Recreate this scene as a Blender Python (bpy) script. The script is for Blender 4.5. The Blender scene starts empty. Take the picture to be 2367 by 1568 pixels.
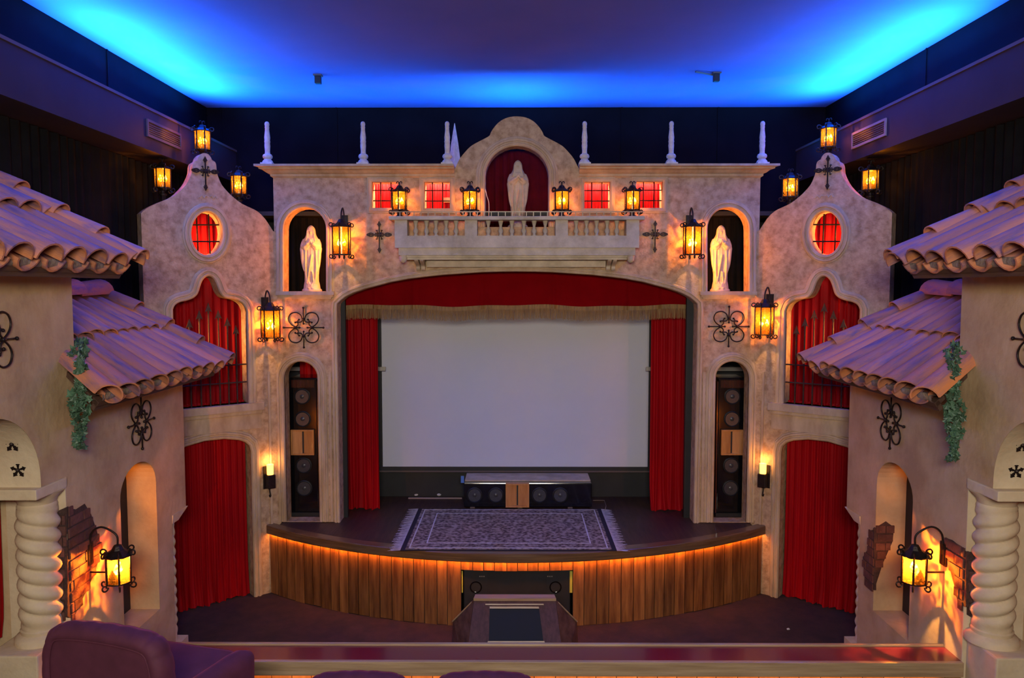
import bpy, bmesh, math, random
from mathutils import Vector, Matrix
from mathutils.geometry import tessellate_polygon
random.seed(7)
S = bpy.context.scene
COL = S.collection
PI = math.pi
def R(d): return math.radians(d)

# ------------------------------------------------------------------ camera, light, exposure
W_, H_, F_ = 2367.0, 1568.0, 1800.0          # photograph frame and focal length in pixels
HC = 4.29                                     # eye height above the floor before the stage
PITCH = math.atan((784 - 665) / F_)
YAW = math.atan((1192 - 1183.5) / F_)
cam_d = bpy.data.cameras.new('camera'); cam = bpy.data.objects.new('camera', cam_d); COL.objects.link(cam)
cam_d.sensor_width = 36.0; cam_d.lens = 36.0 * F_ / W_; cam_d.clip_start = 0.05; cam_d.clip_end = 100
cam.location = (0, 0, HC); cam.rotation_euler = (PI/2 - PITCH, 0, YAW)
S.camera = cam
S.view_settings.view_transform = 'Standard'; S.view_settings.look = 'None'
S.view_settings.exposure = 0.0; S.view_settings.gamma = 1.0; S.view_settings.use_curve_mapping = False
wd = bpy.data.worlds.new('dark room'); S.world = wd; wd.use_nodes = True
wd.node_tree.nodes['Background'].inputs[0].default_value = (0.10, 0.10, 0.2, 1)
wd.node_tree.nodes['Background'].inputs[1].default_value = 0.015

def area(name, loc, aim, sx, sy, power, col, spread=None):
    l = bpy.data.lights.new(name, 'AREA'); l.shape = 'RECTANGLE'; l.size = sx; l.size_y = sy; l.energy = power; l.color = col
    if spread: l.spread = R(spread)
    o = bpy.data.objects.new(name, l); COL.objects.link(o); o.location = loc
    o.rotation_euler = (Vector(aim) - Vector(loc)).to_track_quat('-Z', 'Y').to_euler()
    return o
def point(name, loc, power, col, rad=0.03, parent=None):
    l = bpy.data.lights.new(name, 'POINT'); l.energy = power; l.color = col; l.shadow_soft_size = rad
    o = bpy.data.objects.new(name, l); COL.objects.link(o); o.location = loc; o.parent = parent
    return o
BLUE = (0.010, 0.27, 1.0)
# front fill added behind camera, cove washes on the soffits and behind the facade
area('front_fill', (0, -1.2, 5.2), (0, 11, 3.2), 2.2, 0.9, 345, (1.0, 0.90, 0.73), 150)
for sg in (-1, 1):
    area('cove_wash', (sg*4.62, 10.0, 6.50), (sg*4.15, 10.0, 7.5), 3.4, 0.10, 430, BLUE, 130)
    area('cove_wash_rear', (sg*4.62, 5.0, 6.50), (sg*4.15, 5.0, 7.5), 7.0, 0.10, 260, BLUE, 130)
    area('facade_wash', (sg*2.2, 11.75, 5.85), (sg*2.2, 11.55, 7.2), 3.6, 0.10, 80, BLUE, 125)
area('facade_wash_mid', (0, 11.75, 5.95), (0, 11.5, 7.2), 0.6, 0.10, 75, BLUE, 120)

def ray(px, py):
    u = (px - W_/2) / F_; v = (H_/2 - py) / F_
    d = Vector((u, 1.0, v))
    d = Matrix.Rotation(-PITCH, 3, 'X') @ d
    d = Matrix.Rotation(YAW, 3, 'Z') @ d
    return d
EYE = Vector((0, 0, HC))
def on_y(px, py, y): d = ray(px, py); return EYE + d*((y)/d.y)
def on_x(px, py, x): d = ray(px, py); return EYE + d*(x/d.x)
def on_z(px, py, z): d = ray(px, py); return EYE + d*((z-HC)/d.z)

class Fr:                                      # a wall plane: u along it, v up, w out of it
    def __init__(s, o, U, N): s.o = Vector(o); s.U = Vector(U).normalized(); s.N = Vector(N).normalized(); s.V = Vector((0, 0, 1))
    def p(s, u, v, w=0): return s.o + s.U*u + s.V*v + s.N*w
    def px(s, x, y, w=0):
        d = ray(x, y); q = s.o + s.N*w
        t = (q-EYE).dot(s.N)/d.dot(s.N); h = EYE + d*t - s.o
        return (h.dot(s.U), h.dot(s.V))
    def path(s, pts, w=0): return [s.px(a, b, w) for a, b in pts]

# ------------------------------------------------------------------ mesh helpers
WM = {}                                        # world matrix of things (their Empties)
class MB:
    def __init__(s): s.v = []; s.f = []
    def add(s, vs, fs):
        n = len(s.v); s.v += [tuple(a) for a in vs]; s.f += [tuple(i+n for i in f) for f in fs]; return s
    def box(s, x0, x1, y0, y1, z0, z1):
        return s.add([(x, y, z) for z in (z0, z1) for y in (y0, y1) for x in (x0, x1)],
                     [(0,2,3,1), (4,5,7,6), (0,1,5,4), (2,6,7,3), (0,4,6,2), (1,3,7,5)])
    def bevbox(s, x0, x1, y0, y1, z0, z1, b):
        bm = bmesh.new(); bmesh.ops.create_cube(bm, size=1)
        for v in bm.verts: v.co = Vector(((x0+x1)/2 + v.co.x*(x1-x0), (y0+y1)/2 + v.co.y*(y1-y0), (z0+z1)/2 + v.co.z*(z1-z0)))
        bmesh.ops.bevel(bm, geom=list(bm.edges), offset=b, segments=2, affect='EDGES', profile=0.6)
        bm.verts.index_update(); s.add([v.co for v in bm.verts], [[v.index for v in f.verts] for f in bm.faces]); bm.free(); return s
    def hexa(s, bot, top):                     # eight corners, four below and four above
        return s.add(list(bot)+list(top), [(3,2,1,0), (4,5,6,7), (0,1,5,4), (1,2,6,5), (2,3,7,6), (3,0,4,7)])
    def fbox(s, fr, u0, u1, v0, v1, w0, w1):
        return s.hexa([fr.p(u0, v0, w0), fr.p(u1, v0, w0), fr.p(u1, v0, w1), fr.p(u0, v0, w1)],
                      [fr.p(u0, v1, w0), fr.p(u1, v1, w0), fr.p(u1, v1, w1), fr.p(u0, v1, w1)])
    def tube(s, pts, r, n=6, closed=False):
        pts = [Vector(p) for p in pts]; m = len(pts); rings = []
        rad = r if isinstance(r, (list, tuple)) else [r]*m
        up = None
        for i, p in enumerate(pts):
            a = pts[(i-1) % m] if (closed or i > 0) else p; b = pts[(i+1) % m] if (closed or i < m-1) else p
            t = (b-a)
            if t.length < 1e-9: t = Vector((0, 0, 1))
            t.normalize()
            if up is None: up = t.orthogonal().normalized()
            up = (up - t*up.dot(t))
            if up.length < 1e-6: up = t.orthogonal()
            up.normalize(); sd = t.cross(up)
            rings.append([p + (up*math.cos(2*PI*k/n) + sd*math.sin(2*PI*k/n))*rad[i] for k in range(n)])
        vs = [q for rg in rings for q in rg]; fs = []
        for i in range(m if closed else m-1):
            j = (i+1) % m
            for k in range(n): fs.append((i*n+k, i*n+(k+1) % n, j*n+(k+1) % n, j*n+k))
        if not closed: fs += [tuple(range(n))[::-1], tuple((m-1)*n+k for k in range(n))]
        return s.add(vs, fs)
    def lathe(s, prof, n=16, c=(0, 0, 0), sx=1, sy=1):     # prof: (radius, z) from below to above
        c = Vector(c); vs = []; fs = []; m = len(prof)
        for r, z in prof:
            for k in range(n): a = 2*PI*k/n; vs.append(c + Vector((math.cos(a)*r*sx, math.sin(a)*r*sy, z)))
        for i in range(m-1):
            for k in range(n): fs.append((i*n+k, i*n+(k+1) % n, (i+1)*n+(k+1) % n, (i+1)*n+k))
        fs += [tuple(range(n))[::-1], tuple((m-1)*n+k for k in range(n))]
        return s.add(vs, fs)
    def ball(s, c, r, n=8): return s.lathe([(max(1e-4, r*math.sin(PI*i/n)), -r*math.cos(PI*i/n)) for i in range(n+1)], n+2, c)
    def grid(s, rows, wrap=False):
        m = len(rows); n = len(rows[0]); vs = [q for r_ in rows for q in r_]; fs = []
        for i in range(m-1):
            for k in range(n if wrap else n-1): fs.append((i*n+k, i*n+(k+1) % n, (i+1)*n+(k+1) % n, (i+1)*n+k))
        return s.add(vs, fs)
    def plate(s, fr, outer, holes, w0, w1):    # a slab with openings cut through it
        loops = [outer] + list(holes); flat = [q for l in loops for q in l]; n = len(flat)
        tris = tessellate_polygon([[Vector((a, b, 0)) for a, b in l] for l in loops])
        vs = [fr.p(a, b, w1) for a, b in flat] + [fr.p(a, b, w0) for a, b in flat]
        fs = [tuple(t) for t in tris] + [tuple(i+n for i in t[::-1]) for t in tris]
        k = 0
        for l in loops:
            m = len(l)
            for i in range(m): j = (i+1) % m; fs.append((k+i, k+j, n+k+j, n+k+i))
            k += m
        return s.add(vs, fs)
    def sweep(s, fr, path, prof, closed=False, flip=False):   # moulding: prof of (offset away from the opening, height)
        m = len(path); P = [Vector(p) for p in path]
        ar = sum(P[i].x*P[(i+1) % m].y - P[(i+1) % m].x*P[i].y for i in range(m))
        sg = 1 if ar < 0 else -1
        if flip: sg = -sg
        rows = []
        for i in range(m):
            if closed or 0 < i < m-1:
                a = (P[i]-P[i-1]).normalized(); b = (P[(i+1) % m]-P[i]).normalized()
            elif i == 0: a = b = (P[1]-P[0]).normalized()
            else: a = b = (P[-1]-P[-2]).normalized()
            na = Vector((-a.y, a.x)); nb = Vector((-b.y, b.x)); nn = na+nb
            if nn.length < 1e-6: nn = na
            nn.normalize(); k = 1/max(0.45, nn.dot(na))
            rows.append([fr.p(P[i].x + nn.x*k*o*sg, P[i].y + nn.y*k*o*sg, h) for o, h in prof])
        if closed: rows.append(rows[0])
        s.grid(rows)
        if not closed:
            n0 = len(s.v) - m*len(prof); q = len(prof)
            s.f += [tuple(n0+k for k in range(q)), tuple(n0+(m-1)*q+k for k in range(q))[::-1]]
        return s
    def mesh(s, name, smooth=False, fix=True, M=None, mirror=False, merge=False):
        me = bpy.data.meshes.new(name); bm = bmesh.new()
        for q in s.v:
            q = Vector(q)
            if mirror: q.x = -q.x
            if M is not None: q = M @ q
            bm.verts.new(q)
        bm.verts.ensure_lookup_table()
        for f in s.f:
            f = list(dict.fromkeys(f))
            if len(f) < 3: continue
            try: bm.faces.new([bm.verts[i] for i in f])
            except ValueError: pass
        if merge: bmesh.ops.remove_doubles(bm, verts=bm.verts, dist=1e-5)
        if fix: bmesh.ops.recalc_face_normals(bm, faces=bm.faces)
        elif mirror: bmesh.ops.reverse_faces(bm, faces=bm.faces)
        for f in bm.faces: f.smooth = smooth
        bm.to_mesh(me); bm.free()
        return me
    def build(s, name, m, parent=None, smooth=False, mirror=False, fix=True, auto=None):
        if parent is None:
            vs = [(-q[0] if mirror else q[0], q[1], q[2]) for q in s.v]
            c = Vector(((min(q[0] for q in vs)+max(q[0] for q in vs))/2, (min(q[1] for q in vs)+max(q[1] for q in vs))/2, min(q[2] for q in vs)))
            M = Matrix.Translation(-c)
        else:
            root = parent
            while root.parent: root = root.parent
            M = WM.get(root.name, Matrix.Identity(4)).inverted(); c = None
        me = s.mesh(name, smooth, fix, M, mirror)
        o = bpy.data.objects.new(name, me); COL.objects.link(o)
        if m: me.materials.append(MAT[m] if isinstance(m, str) else m)
        if parent is None: o.location = c; WM[o.name] = Matrix.Translation(c)
        else: o.parent = parent
        if auto:
            try: me.set_sharp_from_angle(angle=R(auto))
            except Exception: pass
        return o
def thing(name, label, cat, loc=(0, 0, 0), rz=0, group=None):
    o = bpy.data.objects.new(name, None); COL.objects.link(o); o.empty_display_size = 0.1
    o.location = loc; o.rotation_euler = (0, 0, rz)
    WM[o.name] = Matrix.Translation(Vector(loc)) @ Matrix.Rotation(rz, 4, 'Z')
    return tag(o, label, cat, group)
def tag(o, label, cat=None, group=None, kind=None):
    if label: o['label'] = label
    if cat: o['category'] = cat
    if group: o['group'] = group
    if kind: o['kind'] = kind
    return o
def struct(o, label=None): o['kind'] = 'structure'; tag(o, label); return o
def dup(root, loc, rz, label):
    def cp(o, par):
        c = o.copy(); COL.objects.link(c); c.parent = par
        for ch in list(o.children): cp(ch, c)
        return c
    r = cp(root, None); r.location = loc; r.rotation_euler = (0, 0, rz); r['label'] = label
    WM[r.name] = Matrix.Translation(Vector(loc)) @ Matrix.Rotation(rz, 4, 'Z')
    return r
def smooth_path(pts, n=6, closed=False):       # Catmull-Rom through the points
    P = [Vector(p) for p in pts]; m = len(P); out = []
    for i in range(m if closed else m-1):
        a = P[(i-1) % m] if (closed or i > 0) else P[0]; b = P[i]; c = P[(i+1) % m]; d = P[(i+2) % m] if (closed or i < m-2) else P[-1]
        for k in range(n):
            t = k/n; out.append(0.5*((2*b) + (c-a)*t + (2*a-5*b+4*c-d)*t*t + (3*b-a-3*c+d)*t**3))
    if not closed: out.append(P[-1])
    return [tuple(q) for q in out]
def arch(x0, x1, ytop, yspr, ybot, n=16):      # round-headed opening in photo pixels
    c = (x0+x1)/2; a = (x1-x0)/2; b = yspr-ytop
    return [(x0, ybot)] + [(c - a*math.cos(PI*k/n), yspr - b*math.sin(PI*k/n)) for k in range(n+1)] + [(x1, ybot)]

# ------------------------------------------------------------------ materials
MAT = {}
def mat(name, c1, c2=None, scale=6.0, rough=0.7, bump=0.0, bscale=None, metal=0.0, sheen=0.0, spec=0.5, coat=0.0,
        stretch=(1, 1, 1), rnd=0.0, emit=None, estr=0.0, detail=5.0, c3=None):
    m = bpy.data.materials.new(name); m.use_nodes = True; nt = m.node_tree; N = nt.nodes; L = nt.links
    b = N['Principled BSDF']; b.inputs['Roughness'].default_value = rough; b.inputs['Metallic'].default_value = metal
    b.inputs['Specular IOR Level'].default_value = spec; b.inputs['Coat Weight'].default_value = coat; b.inputs['Coat Roughness'].default_value = 0.08
    if sheen: b.inputs['Sheen Weight'].default_value = sheen; b.inputs['Sheen Roughness'].default_value = 0.35; b.inputs['Sheen Tint'].default_value = (*[min(1, x*3) for x in c1], 1)
    b.inputs['Base Color'].default_value = (*c1, 1)
    tc = N.new('ShaderNodeTexCoord'); mp = N.new('ShaderNodeMapping'); mp.inputs['Scale'].default_value = stretch
    L.new(tc.outputs['Object'], mp.inputs['Vector'])
    if c2:
        ns = N.new('ShaderNodeTexNoise'); ns.inputs['Scale'].default_value = scale; ns.inputs['Detail'].default_value = detail; ns.inputs['Roughness'].default_value = 0.62
        L.new(mp.outputs[0], ns.inputs['Vector'])
        rp = N.new('ShaderNodeValToRGB'); e = rp.color_ramp.elements
        e[0].position = 0.34; e[0].color = (*c1, 1); e[1].position = 0.68; e[1].color = (*c2, 1)
        if c3: q = e.new(0.5); q.color = (*c3, 1)
        L.new(ns.outputs['Fac'], rp.inputs['Fac']); out = rp.outputs['Color']
        if rnd:
            oi = N.new('ShaderNodeObjectInfo'); ma = N.new('ShaderNodeMath'); ma.operation = 'MULTIPLY_ADD'
            ma.inputs[1].default_value = rnd; ma.inputs[2].default_value = 1-rnd/2
            L.new(oi.outputs['Random'], ma.inputs[0])
            mx = N.new('ShaderNodeVectorMath'); mx.operation = 'SCALE'; L.new(out, mx.inputs[0]); L.new(ma.outputs[0], mx.inputs['Scale']); out = mx.outputs[0]
            am = N.new('ShaderNodeVectorMath'); am.operation = 'ADD'; L.new(mp.outputs[0], am.inputs[0])
            sc = N.new('ShaderNodeMath'); sc.operation = 'MULTIPLY'; sc.inputs[1].default_value = 37.0; L.new(oi.outputs['Random'], sc.inputs[0])
            L.new(sc.outputs[0], am.inputs[1]); L.new(am.outputs[0], ns.inputs['Vector'])
        L.new(out, b.inputs['Base Color'])
    if bump:
        n2 = N.new('ShaderNodeTexNoise'); n2.inputs['Scale'].default_value = bscale or scale*3; n2.inputs['Detail'].default_value = 6
        L.new(mp.outputs[0], n2.inputs['Vector'])
        bp = N.new('ShaderNodeBump'); bp.inputs['Strength'].default_value = bump; bp.inputs['Distance'].default_value = 0.02
        L.new(n2.outputs['Fac'], bp.inputs['Height']); L.new(bp.outputs[0], b.inputs['Normal'])
    if emit: b.inputs['Emission Color'].default_value = (*emit, 1); b.inputs['Emission Strength'].default_value = estr
    MAT[name] = m
    return m
mat('stucco', (0.34, 0.22, 0.125), (0.61, 0.44, 0.275), 11, 0.88, 0.5, 34, c3=(0.49, 0.34, 0.205), detail=12, spec=0.2)
mat('house_stucco', (0.43, 0.29, 0.165), (0.63, 0.46, 0.28), 1.9, 0.9, 0.3, 14, c3=(0.54, 0.38, 0.22), detail=10, spec=0.2)
mat('cream_stucco', (0.58, 0.45, 0.29), (0.72, 0.60, 0.42), 3.0, 0.85, 0.3, 16)
mat('stone', (0.42, 0.295, 0.18), (0.63, 0.475, 0.31), 5.0, 0.8, 0.25, 26, stretch=(1, 1, 0.35))
mat('grey_stone', (0.42, 0.34, 0.24), (0.68, 0.57, 0.43), 4.0, 0.8, 0.3, 20)
mat('plaster_white', (0.55, 0.50, 0.44), (0.78, 0.73, 0.66), 14.0, 0.75, 0.35, 40)
mat('statue_white', (0.44, 0.36, 0.24), (0.58, 0.49, 0.34), 9.0, 0.6, 0.2, 40)
mat('iron', (0.018, 0.013, 0.013), (0.035, 0.022, 0.02), 30, 0.45, 0.2, 60, metal=0.6)
mat('iron_rust', (0.04, 0.02, 0.014), (0.085, 0.045, 0.028), 20, 0.6, 0.2, 60, metal=0.3)
mat('black_paint', (0.006, 0.006, 0.009), (0.012, 0.012, 0.016), 4, 0.6)
mat('wall_dark', (0.0035, 0.003, 0.005), (0.006, 0.005, 0.008), 2, 0.8, spec=0.06)
mat('soffit_paint', (0.028, 0.018, 0.022), (0.038, 0.025, 0.028), 2, 0.65, spec=0.3)
mat('black_drape', (0.0045, 0.0045, 0.006), (0.008, 0.008, 0.010), 3, 0.95, spec=0.15)
mat('brown_drape', (0.010, 0.007, 0.006), (0.018, 0.012, 0.010), 3, 0.95, spec=0.1)
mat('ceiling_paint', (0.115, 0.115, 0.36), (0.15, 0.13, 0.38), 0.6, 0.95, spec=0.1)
mat('red_velvet', (0.28, 0.0015, 0.005), (0.38, 0.002, 0.007), 5, 0.6, spec=0.12, sheen=0.25, stretch=(1, 1, 0.2))
MAT['red_velvet'].node_tree.nodes['Principled BSDF'].inputs['Sheen Tint'].default_value = (1.0, 0.06, 0.06, 1)
mat('valance_velvet', (0.17, 0.001, 0.003), (0.21, 0.001, 0.004), 3, 0.9, spec=0.05)
mat('dark_velvet', (0.075, 0.002, 0.005), (0.11, 0.003, 0.007), 5, 0.85, spec=0.1)
mat('gold_fringe', (0.17, 0.085, 0.02), (0.32, 0.18, 0.05), 40, 0.6, 0.4, 80, stretch=(1, 1, 0.1))
mat('screen_white', (0.58, 0.61, 0.71), (0.62, 0.65, 0.75), 0.7, 0.9)
mat('stage_floor', (0.032, 0.013, 0.009), (0.075, 0.034, 0.022), 3, 0.5, 0.2, 12, stretch=(6, 0.6, 1))
mat('lip_wood', (0.10, 0.05, 0.02), (0.20, 0.11, 0.05), 3, 0.35, 0.1, 20, stretch=(0.5, 2, 12), coat=0.3)
mat('carpet', (0.022, 0.012, 0.013), (0.05, 0.022, 0.02), 5, 0.95, 0.5, 120)
mat('plank', (0.12, 0.038, 0.011), (0.33, 0.135, 0.038), 2.2, 0.5, 0.15, 10, stretch=(7, 7, 0.7), rnd=0.55)
mat('bar_plank', (0.34, 0.15, 0.05), (0.50, 0.24, 0.08), 2.2, 0.5, 0.1, 10, stretch=(7, 7, 0.7), rnd=0.3)
mat('trim_wood', (0.30, 0.20, 0.11), (0.46, 0.33, 0.20), 3, 0.35, 0.1, 10, stretch=(0.5, 6, 10))
mat('bar_lacquer', (0.15, 0.010, 0.024), (0.17, 0.012, 0.027), 2, 0.22, coat=0.6)
mat('purple_velvet', (0.060, 0.008, 0.024), (0.085, 0.014, 0.036), 8, 0.8, sheen=0.6)
mat('purple_wood', (0.05, 0.018, 0.026), (0.09, 0.035, 0.045), 4, 0.6, stretch=(6, 6, 1), spec=0.25)
mat('brown_veneer', (0.05, 0.026, 0.018), (0.13, 0.075, 0.05), 3, 0.6, stretch=(4, 2, 3), spec=0.25)
mat('dark_glass', (0.012, 0.016, 0.024), None, rough=0.7, spec=0.2)
mat('gloss_black', (0.004, 0.004, 0.006), None, rough=0.12, coat=0.25)
mat('matt_black', (0.010, 0.010, 0.013), (0.014, 0.014, 0.018), 9, 0.55)
mat('cone_grey', (0.035, 0.035, 0.045), (0.055, 0.055, 0.065), 40, 0.35)
mat('horn_wood', (0.42, 0.16, 0.045), (0.60, 0.27, 0.09), 3, 0.4, stretch=(6, 6, 0.8), coat=0.2)
mat('walnut_gloss', (0.035, 0.008, 0.006), (0.07, 0.018, 0.012), 3, 0.12, stretch=(6, 6, 0.8), coat=0.8)
mat('metal_pale', (0.5, 0.48, 0.45), None, rough=0.3, metal=0.7)
mat('tile', (0.68, 0.24, 0.085), (0.19, 0.11, 0.20), 2.2, 0.65, 0.25, 30, stretch=(0.8, 5, 5), rnd=0.45, c3=(0.55, 0.215, 0.12))
mat('mortar', (0.22, 0.17, 0.14), (0.34, 0.27, 0.22), 14, 0.9, 0.6, 40)
mat('eave_wood', (0.07, 0.035, 0.025), (0.13, 0.07, 0.05), 4, 0.7, stretch=(6, 0.6, 6))
mat('brick', (0.085, 0.030, 0.026), (0.15, 0.058, 0.046), 9, 0.85, 0.5, 40, rnd=0.5)
mat('brick_mortar', (0.045, 0.022, 0.020), (0.08, 0.04, 0.035), 20, 0.95, 0.5, 60)
mat('leaf', (0.022, 0.065, 0.035), (0.085, 0.17, 0.105), 6, 0.5, rnd=0.8)
mat('stem', (0.05, 0.06, 0.03), None, rough=0.8)
mat('fringe_white', (0.58, 0.54, 0.47), (0.76, 0.72, 0.64), 30, 0.9)
mat('rug_border', (0.012, 0.008, 0.02), None, rough=0.95)
mat('yellow_strip', (0.50, 0.46, 0.06), None, rough=0.7)
mat('candle', (0.9, 0.5, 0.15), None, rough=0.5, emit=(1.0, 0.42, 0.06), estr=5.0)
mat('bulb', (1, 0.8, 0.5), None, rough=0.4, emit=(1.0, 0.62, 0.20), estr=55.0)
mat('vent_metal', (0.10, 0.07, 0.07), None, rough=0.6)
mat('vent_pale', (0.30, 0.22, 0.20), None, rough=0.6)
mat('cable_white', (0.6, 0.6, 0.6), None, rough=0.5)
mat('blue_plastic', (0.08, 0.2, 0.6), None, rough=0.4)
def rug_material():
    m = bpy.data.materials.new('rug_pile'); m.use_nodes = True; nt = m.node_tree; N = nt.nodes; L = nt.links; b = N['Principled BSDF']
    b.inputs['Roughness'].default_value = 0.95; b.inputs['Specular IOR Level'].default_value = 0.1
    tc = N.new('ShaderNodeTexCoord'); v = N.new('ShaderNodeTexVoronoi'); v.inputs['Scale'].default_value = 21; v.feature = 'SMOOTH_F1'
    n = N.new('ShaderNodeTexNoise'); n.inputs['Scale'].default_value = 24; n.inputs['Detail'].default_value = 6; n.inputs['Distortion'].default_value = 1.4
    L.new(tc.outputs['Object'], v.inputs['Vector']); L.new(tc.outputs['Object'], n.inputs['Vector'])
    ad = N.new('ShaderNodeMath'); ad.operation = 'MULTIPLY'; L.new(v.outputs['Distance'], ad.inputs[0]); L.new(n.outputs['Fac'], ad.inputs[1])
    rp = N.new('ShaderNodeValToRGB'); e = rp.color_ramp.elements
    e[0].position = 0.08; e[0].color = (0.075, 0.050, 0.045, 1); e[1].position = 0.32; e[1].color = (0.42, 0.335, 0.25, 1)
    q = e.new(0.17); q.color = (0.20, 0.145, 0.11, 1)
    L.new(ad.outputs[0], rp.inputs['Fac']); L.new(rp.outputs[0], b.inputs['Base Color']); MAT['rug_pile'] = m
rug_material()
def glass_material():
    m = bpy.data.materials.new('amber_glass'); m.use_nodes = True; nt = m.node_tree; N = nt.nodes; L = nt.links
    for n in list(N): N.remove(n)
    out = N.new('ShaderNodeOutputMaterial'); tr = N.new('ShaderNodeBsdfTransparent'); tl = N.new('ShaderNodeBsdfTranslucent'); gl = N.new('ShaderNodeBsdfGlossy')
    tl.inputs['Color'].default_value = (1.0, 0.40, 0.04, 1); gl.inputs['Roughness'].default_value = 0.15; gl.inputs['Color'].default_value = (0.8, 0.7, 0.5, 1)
    tc = N.new('ShaderNodeTexCoord'); vo = N.new('ShaderNodeTexNoise'); vo.inputs['Scale'].default_value = 20; vo.inputs['Detail'].default_value = 1.5; vo.inputs['Distortion'].default_value = 0.8
    L.new(tc.outputs['Object'], vo.inputs['Vector'])
    rp = N.new('ShaderNodeValToRGB'); e = rp.color_ramp.elements
    e[0].position = 0.42; e[0].color = (0.16, 0.020, 0.001, 1); e[1].position = 0.60; e[1].color = (1.0, 0.52, 0.09, 1)
    L.new(vo.outputs['Fac'], rp.inputs['Fac']); L.new(rp.outputs[0], tr.inputs['Color'])
    bp = N.new('ShaderNodeBump'); bp.inputs['Strength'].default_value = 0.6; L.new(vo.outputs['Fac'], bp.inputs['Height']); L.new(bp.outputs[0], gl.inputs['Normal'])
    m1 = N.new('ShaderNodeMixShader'); m1.inputs[0].default_value = 0.08; L.new(tr.outputs[0], m1.inputs[1]); L.new(tl.outputs[0], m1.inputs[2])
    m2 = N.new('ShaderNodeMixShader'); m2.inputs[0].default_value = 0.06; L.new(m1.outputs[0], m2.inputs[1]); L.new(gl.outputs[0], m2.inputs[2])
    L.new(m2.outputs[0], out.inputs['Surface']); MAT['amber_glass'] = m
glass_material()

# ------------------------------------------------------------------ room shell
D = 10.8                                       # distance of the proscenium facade
DB = 12.6                                      # back wall
ZC = 7.15                                      # ceiling
XU, XS, XD = 4.92, 4.47, 5.05                  # upper wall, soffit face, drape wall
ZS1, ZS0 = 6.47, 5.965                         # soffit top and underside
struct(MB().box(-5.3, 5.3, -3.2, 12.75, -0.12, 0.0).build('floor', 'carpet'), 'dark brown carpeted floor before the stage')
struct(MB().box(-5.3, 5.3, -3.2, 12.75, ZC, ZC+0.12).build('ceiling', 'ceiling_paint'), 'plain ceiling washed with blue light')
bw = struct(MB().box(-5.3, 5.3, DB, DB+0.15, 0, ZC).build('wall_back', 'wall_dark'), 'dark back wall above the facade')
for px in (512, 778, 1437, 1660):
    x = on_y(px, 300, DB).x; MB().box(x-0.012, x+0.012, DB-0.012, DB, 5.2, ZC).build('seam_strip', 'wall_dark', bw)
for sg, side in ((-1, 'left'), (1, 'right')):
    w = struct(MB().box(-XD-0.25, -XD, -3.2, DB, 0, ZS0).build('wall_'+side, 'black_paint', mirror=sg > 0), 'black side wall behind the '+side+' drape')
    uw = struct(MB().box(-XD-0.25, -XU, -3.2, DB, ZS1, ZC).build('wall_upper_'+side, 'wall_dark', mirror=sg > 0), 'dark upper wall over the '+side+' soffit')
    for y in (4.6, 7.0, 9.55): MB().box(-XU, -XU+0.012, y-0.012, y+0.012, ZS1, ZC).build('seam_strip', 'wall_dark', uw, mirror=sg > 0)
    so = MB().box(-XD-0.25, -XS, -3.2, DB, ZS0, ZS1)
    so = struct(so.build('trim_1' if sg < 0 else 'trim_2', 'soffit_paint', mirror=sg > 0), 'long brown boxed soffit along the '+side+' wall')
    MB().box(-XS-0.03, -XS+0.012, -3.2, DB, ZS1-0.02, ZS1+0.012).build('edge_bead', 'vent_metal', so, mirror=sg > 0)
struct(MB().box(-5.3, 5.3, 5.35, 6.55, 0, 0.46).build('floor_riser_1', 'carpet'), 'low carpeted riser behind the counter')
struct(MB().box(-5.3, 5.3, -3.2, 5.35, 0, 1.23).build('floor_riser_2', 'carpet'), 'high carpeted riser under the rear seats')
# air vents in the soffits, ceiling sensors
for sg, side in ((-1, 'left'), (1, 'right')):
    y0, y1, z0, z1 = 9.55, 10.5, 6.12, 6.33
    v = thing('air_vent', ('dark' if sg < 0 else 'pale framed')+' air vent grille in the '+side+' soffit above the tower lantern', 'vent', (sg*XS, (y0+y1)/2, z0))
    m = 'vent_metal' if sg < 0 else 'vent_pale'
    x0, x1 = -XS-0.01, -XS+0.02
    MB().box(x0, x1, y0, y1, z0, z0+0.03).box(x0, x1, y0, y1, z1-0.03, z1).box(x0, x1, y0, y0+0.03, z0+0.03, z1-0.03).box(x0, x1, y1-0.03, y1, z0+0.03, z1-0.03).build('vent_frame', m, v, mirror=sg > 0)
    MB().box(x0, x0+0.015, y0+0.03, y1-0.03, z0+0.03, z1-0.03).build('backing', 'matt_black', v, mirror=sg > 0)
    for k in range(5):
        z = z0+0.045+k*0.026; MB().box(x0+0.008, x1-0.004, y0+0.03, y1-0.03, z, z+0.008).build('slat', 'vent_metal', v, mirror=sg > 0)
for px, py, lab in ((735, 173, 'small dark box sensor on the ceiling, left of the dome'), (1656, 168, 'small dark box sensor on the ceiling with a short pipe, right of the dome')):
    p = on_z(px, py, ZC); t = thing('ceiling_sensor', lab, 'sensor', (p.x, p.y, ZC-0.12))
    MB().bevbox(p.x-0.04, p.x+0.04, p.y-0.04, p.y+0.04, ZC-0.12, ZC-0.02, 0.008).build('housing', 'matt_black', t)
    MB().box(p.x-0.055, p.x+0.055, p.y-0.05, p.y+0.05, ZC-0.02, ZC).build('mounting_plate', 'vent_metal', t)
    if px > 1000: MB().tube([(p.x-0.3, p.y-0.1, ZC-0.015), (p.x-0.05, p.y, ZC-0.03)], 0.012, 6).build('pipe', 'vent_metal', t)

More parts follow.
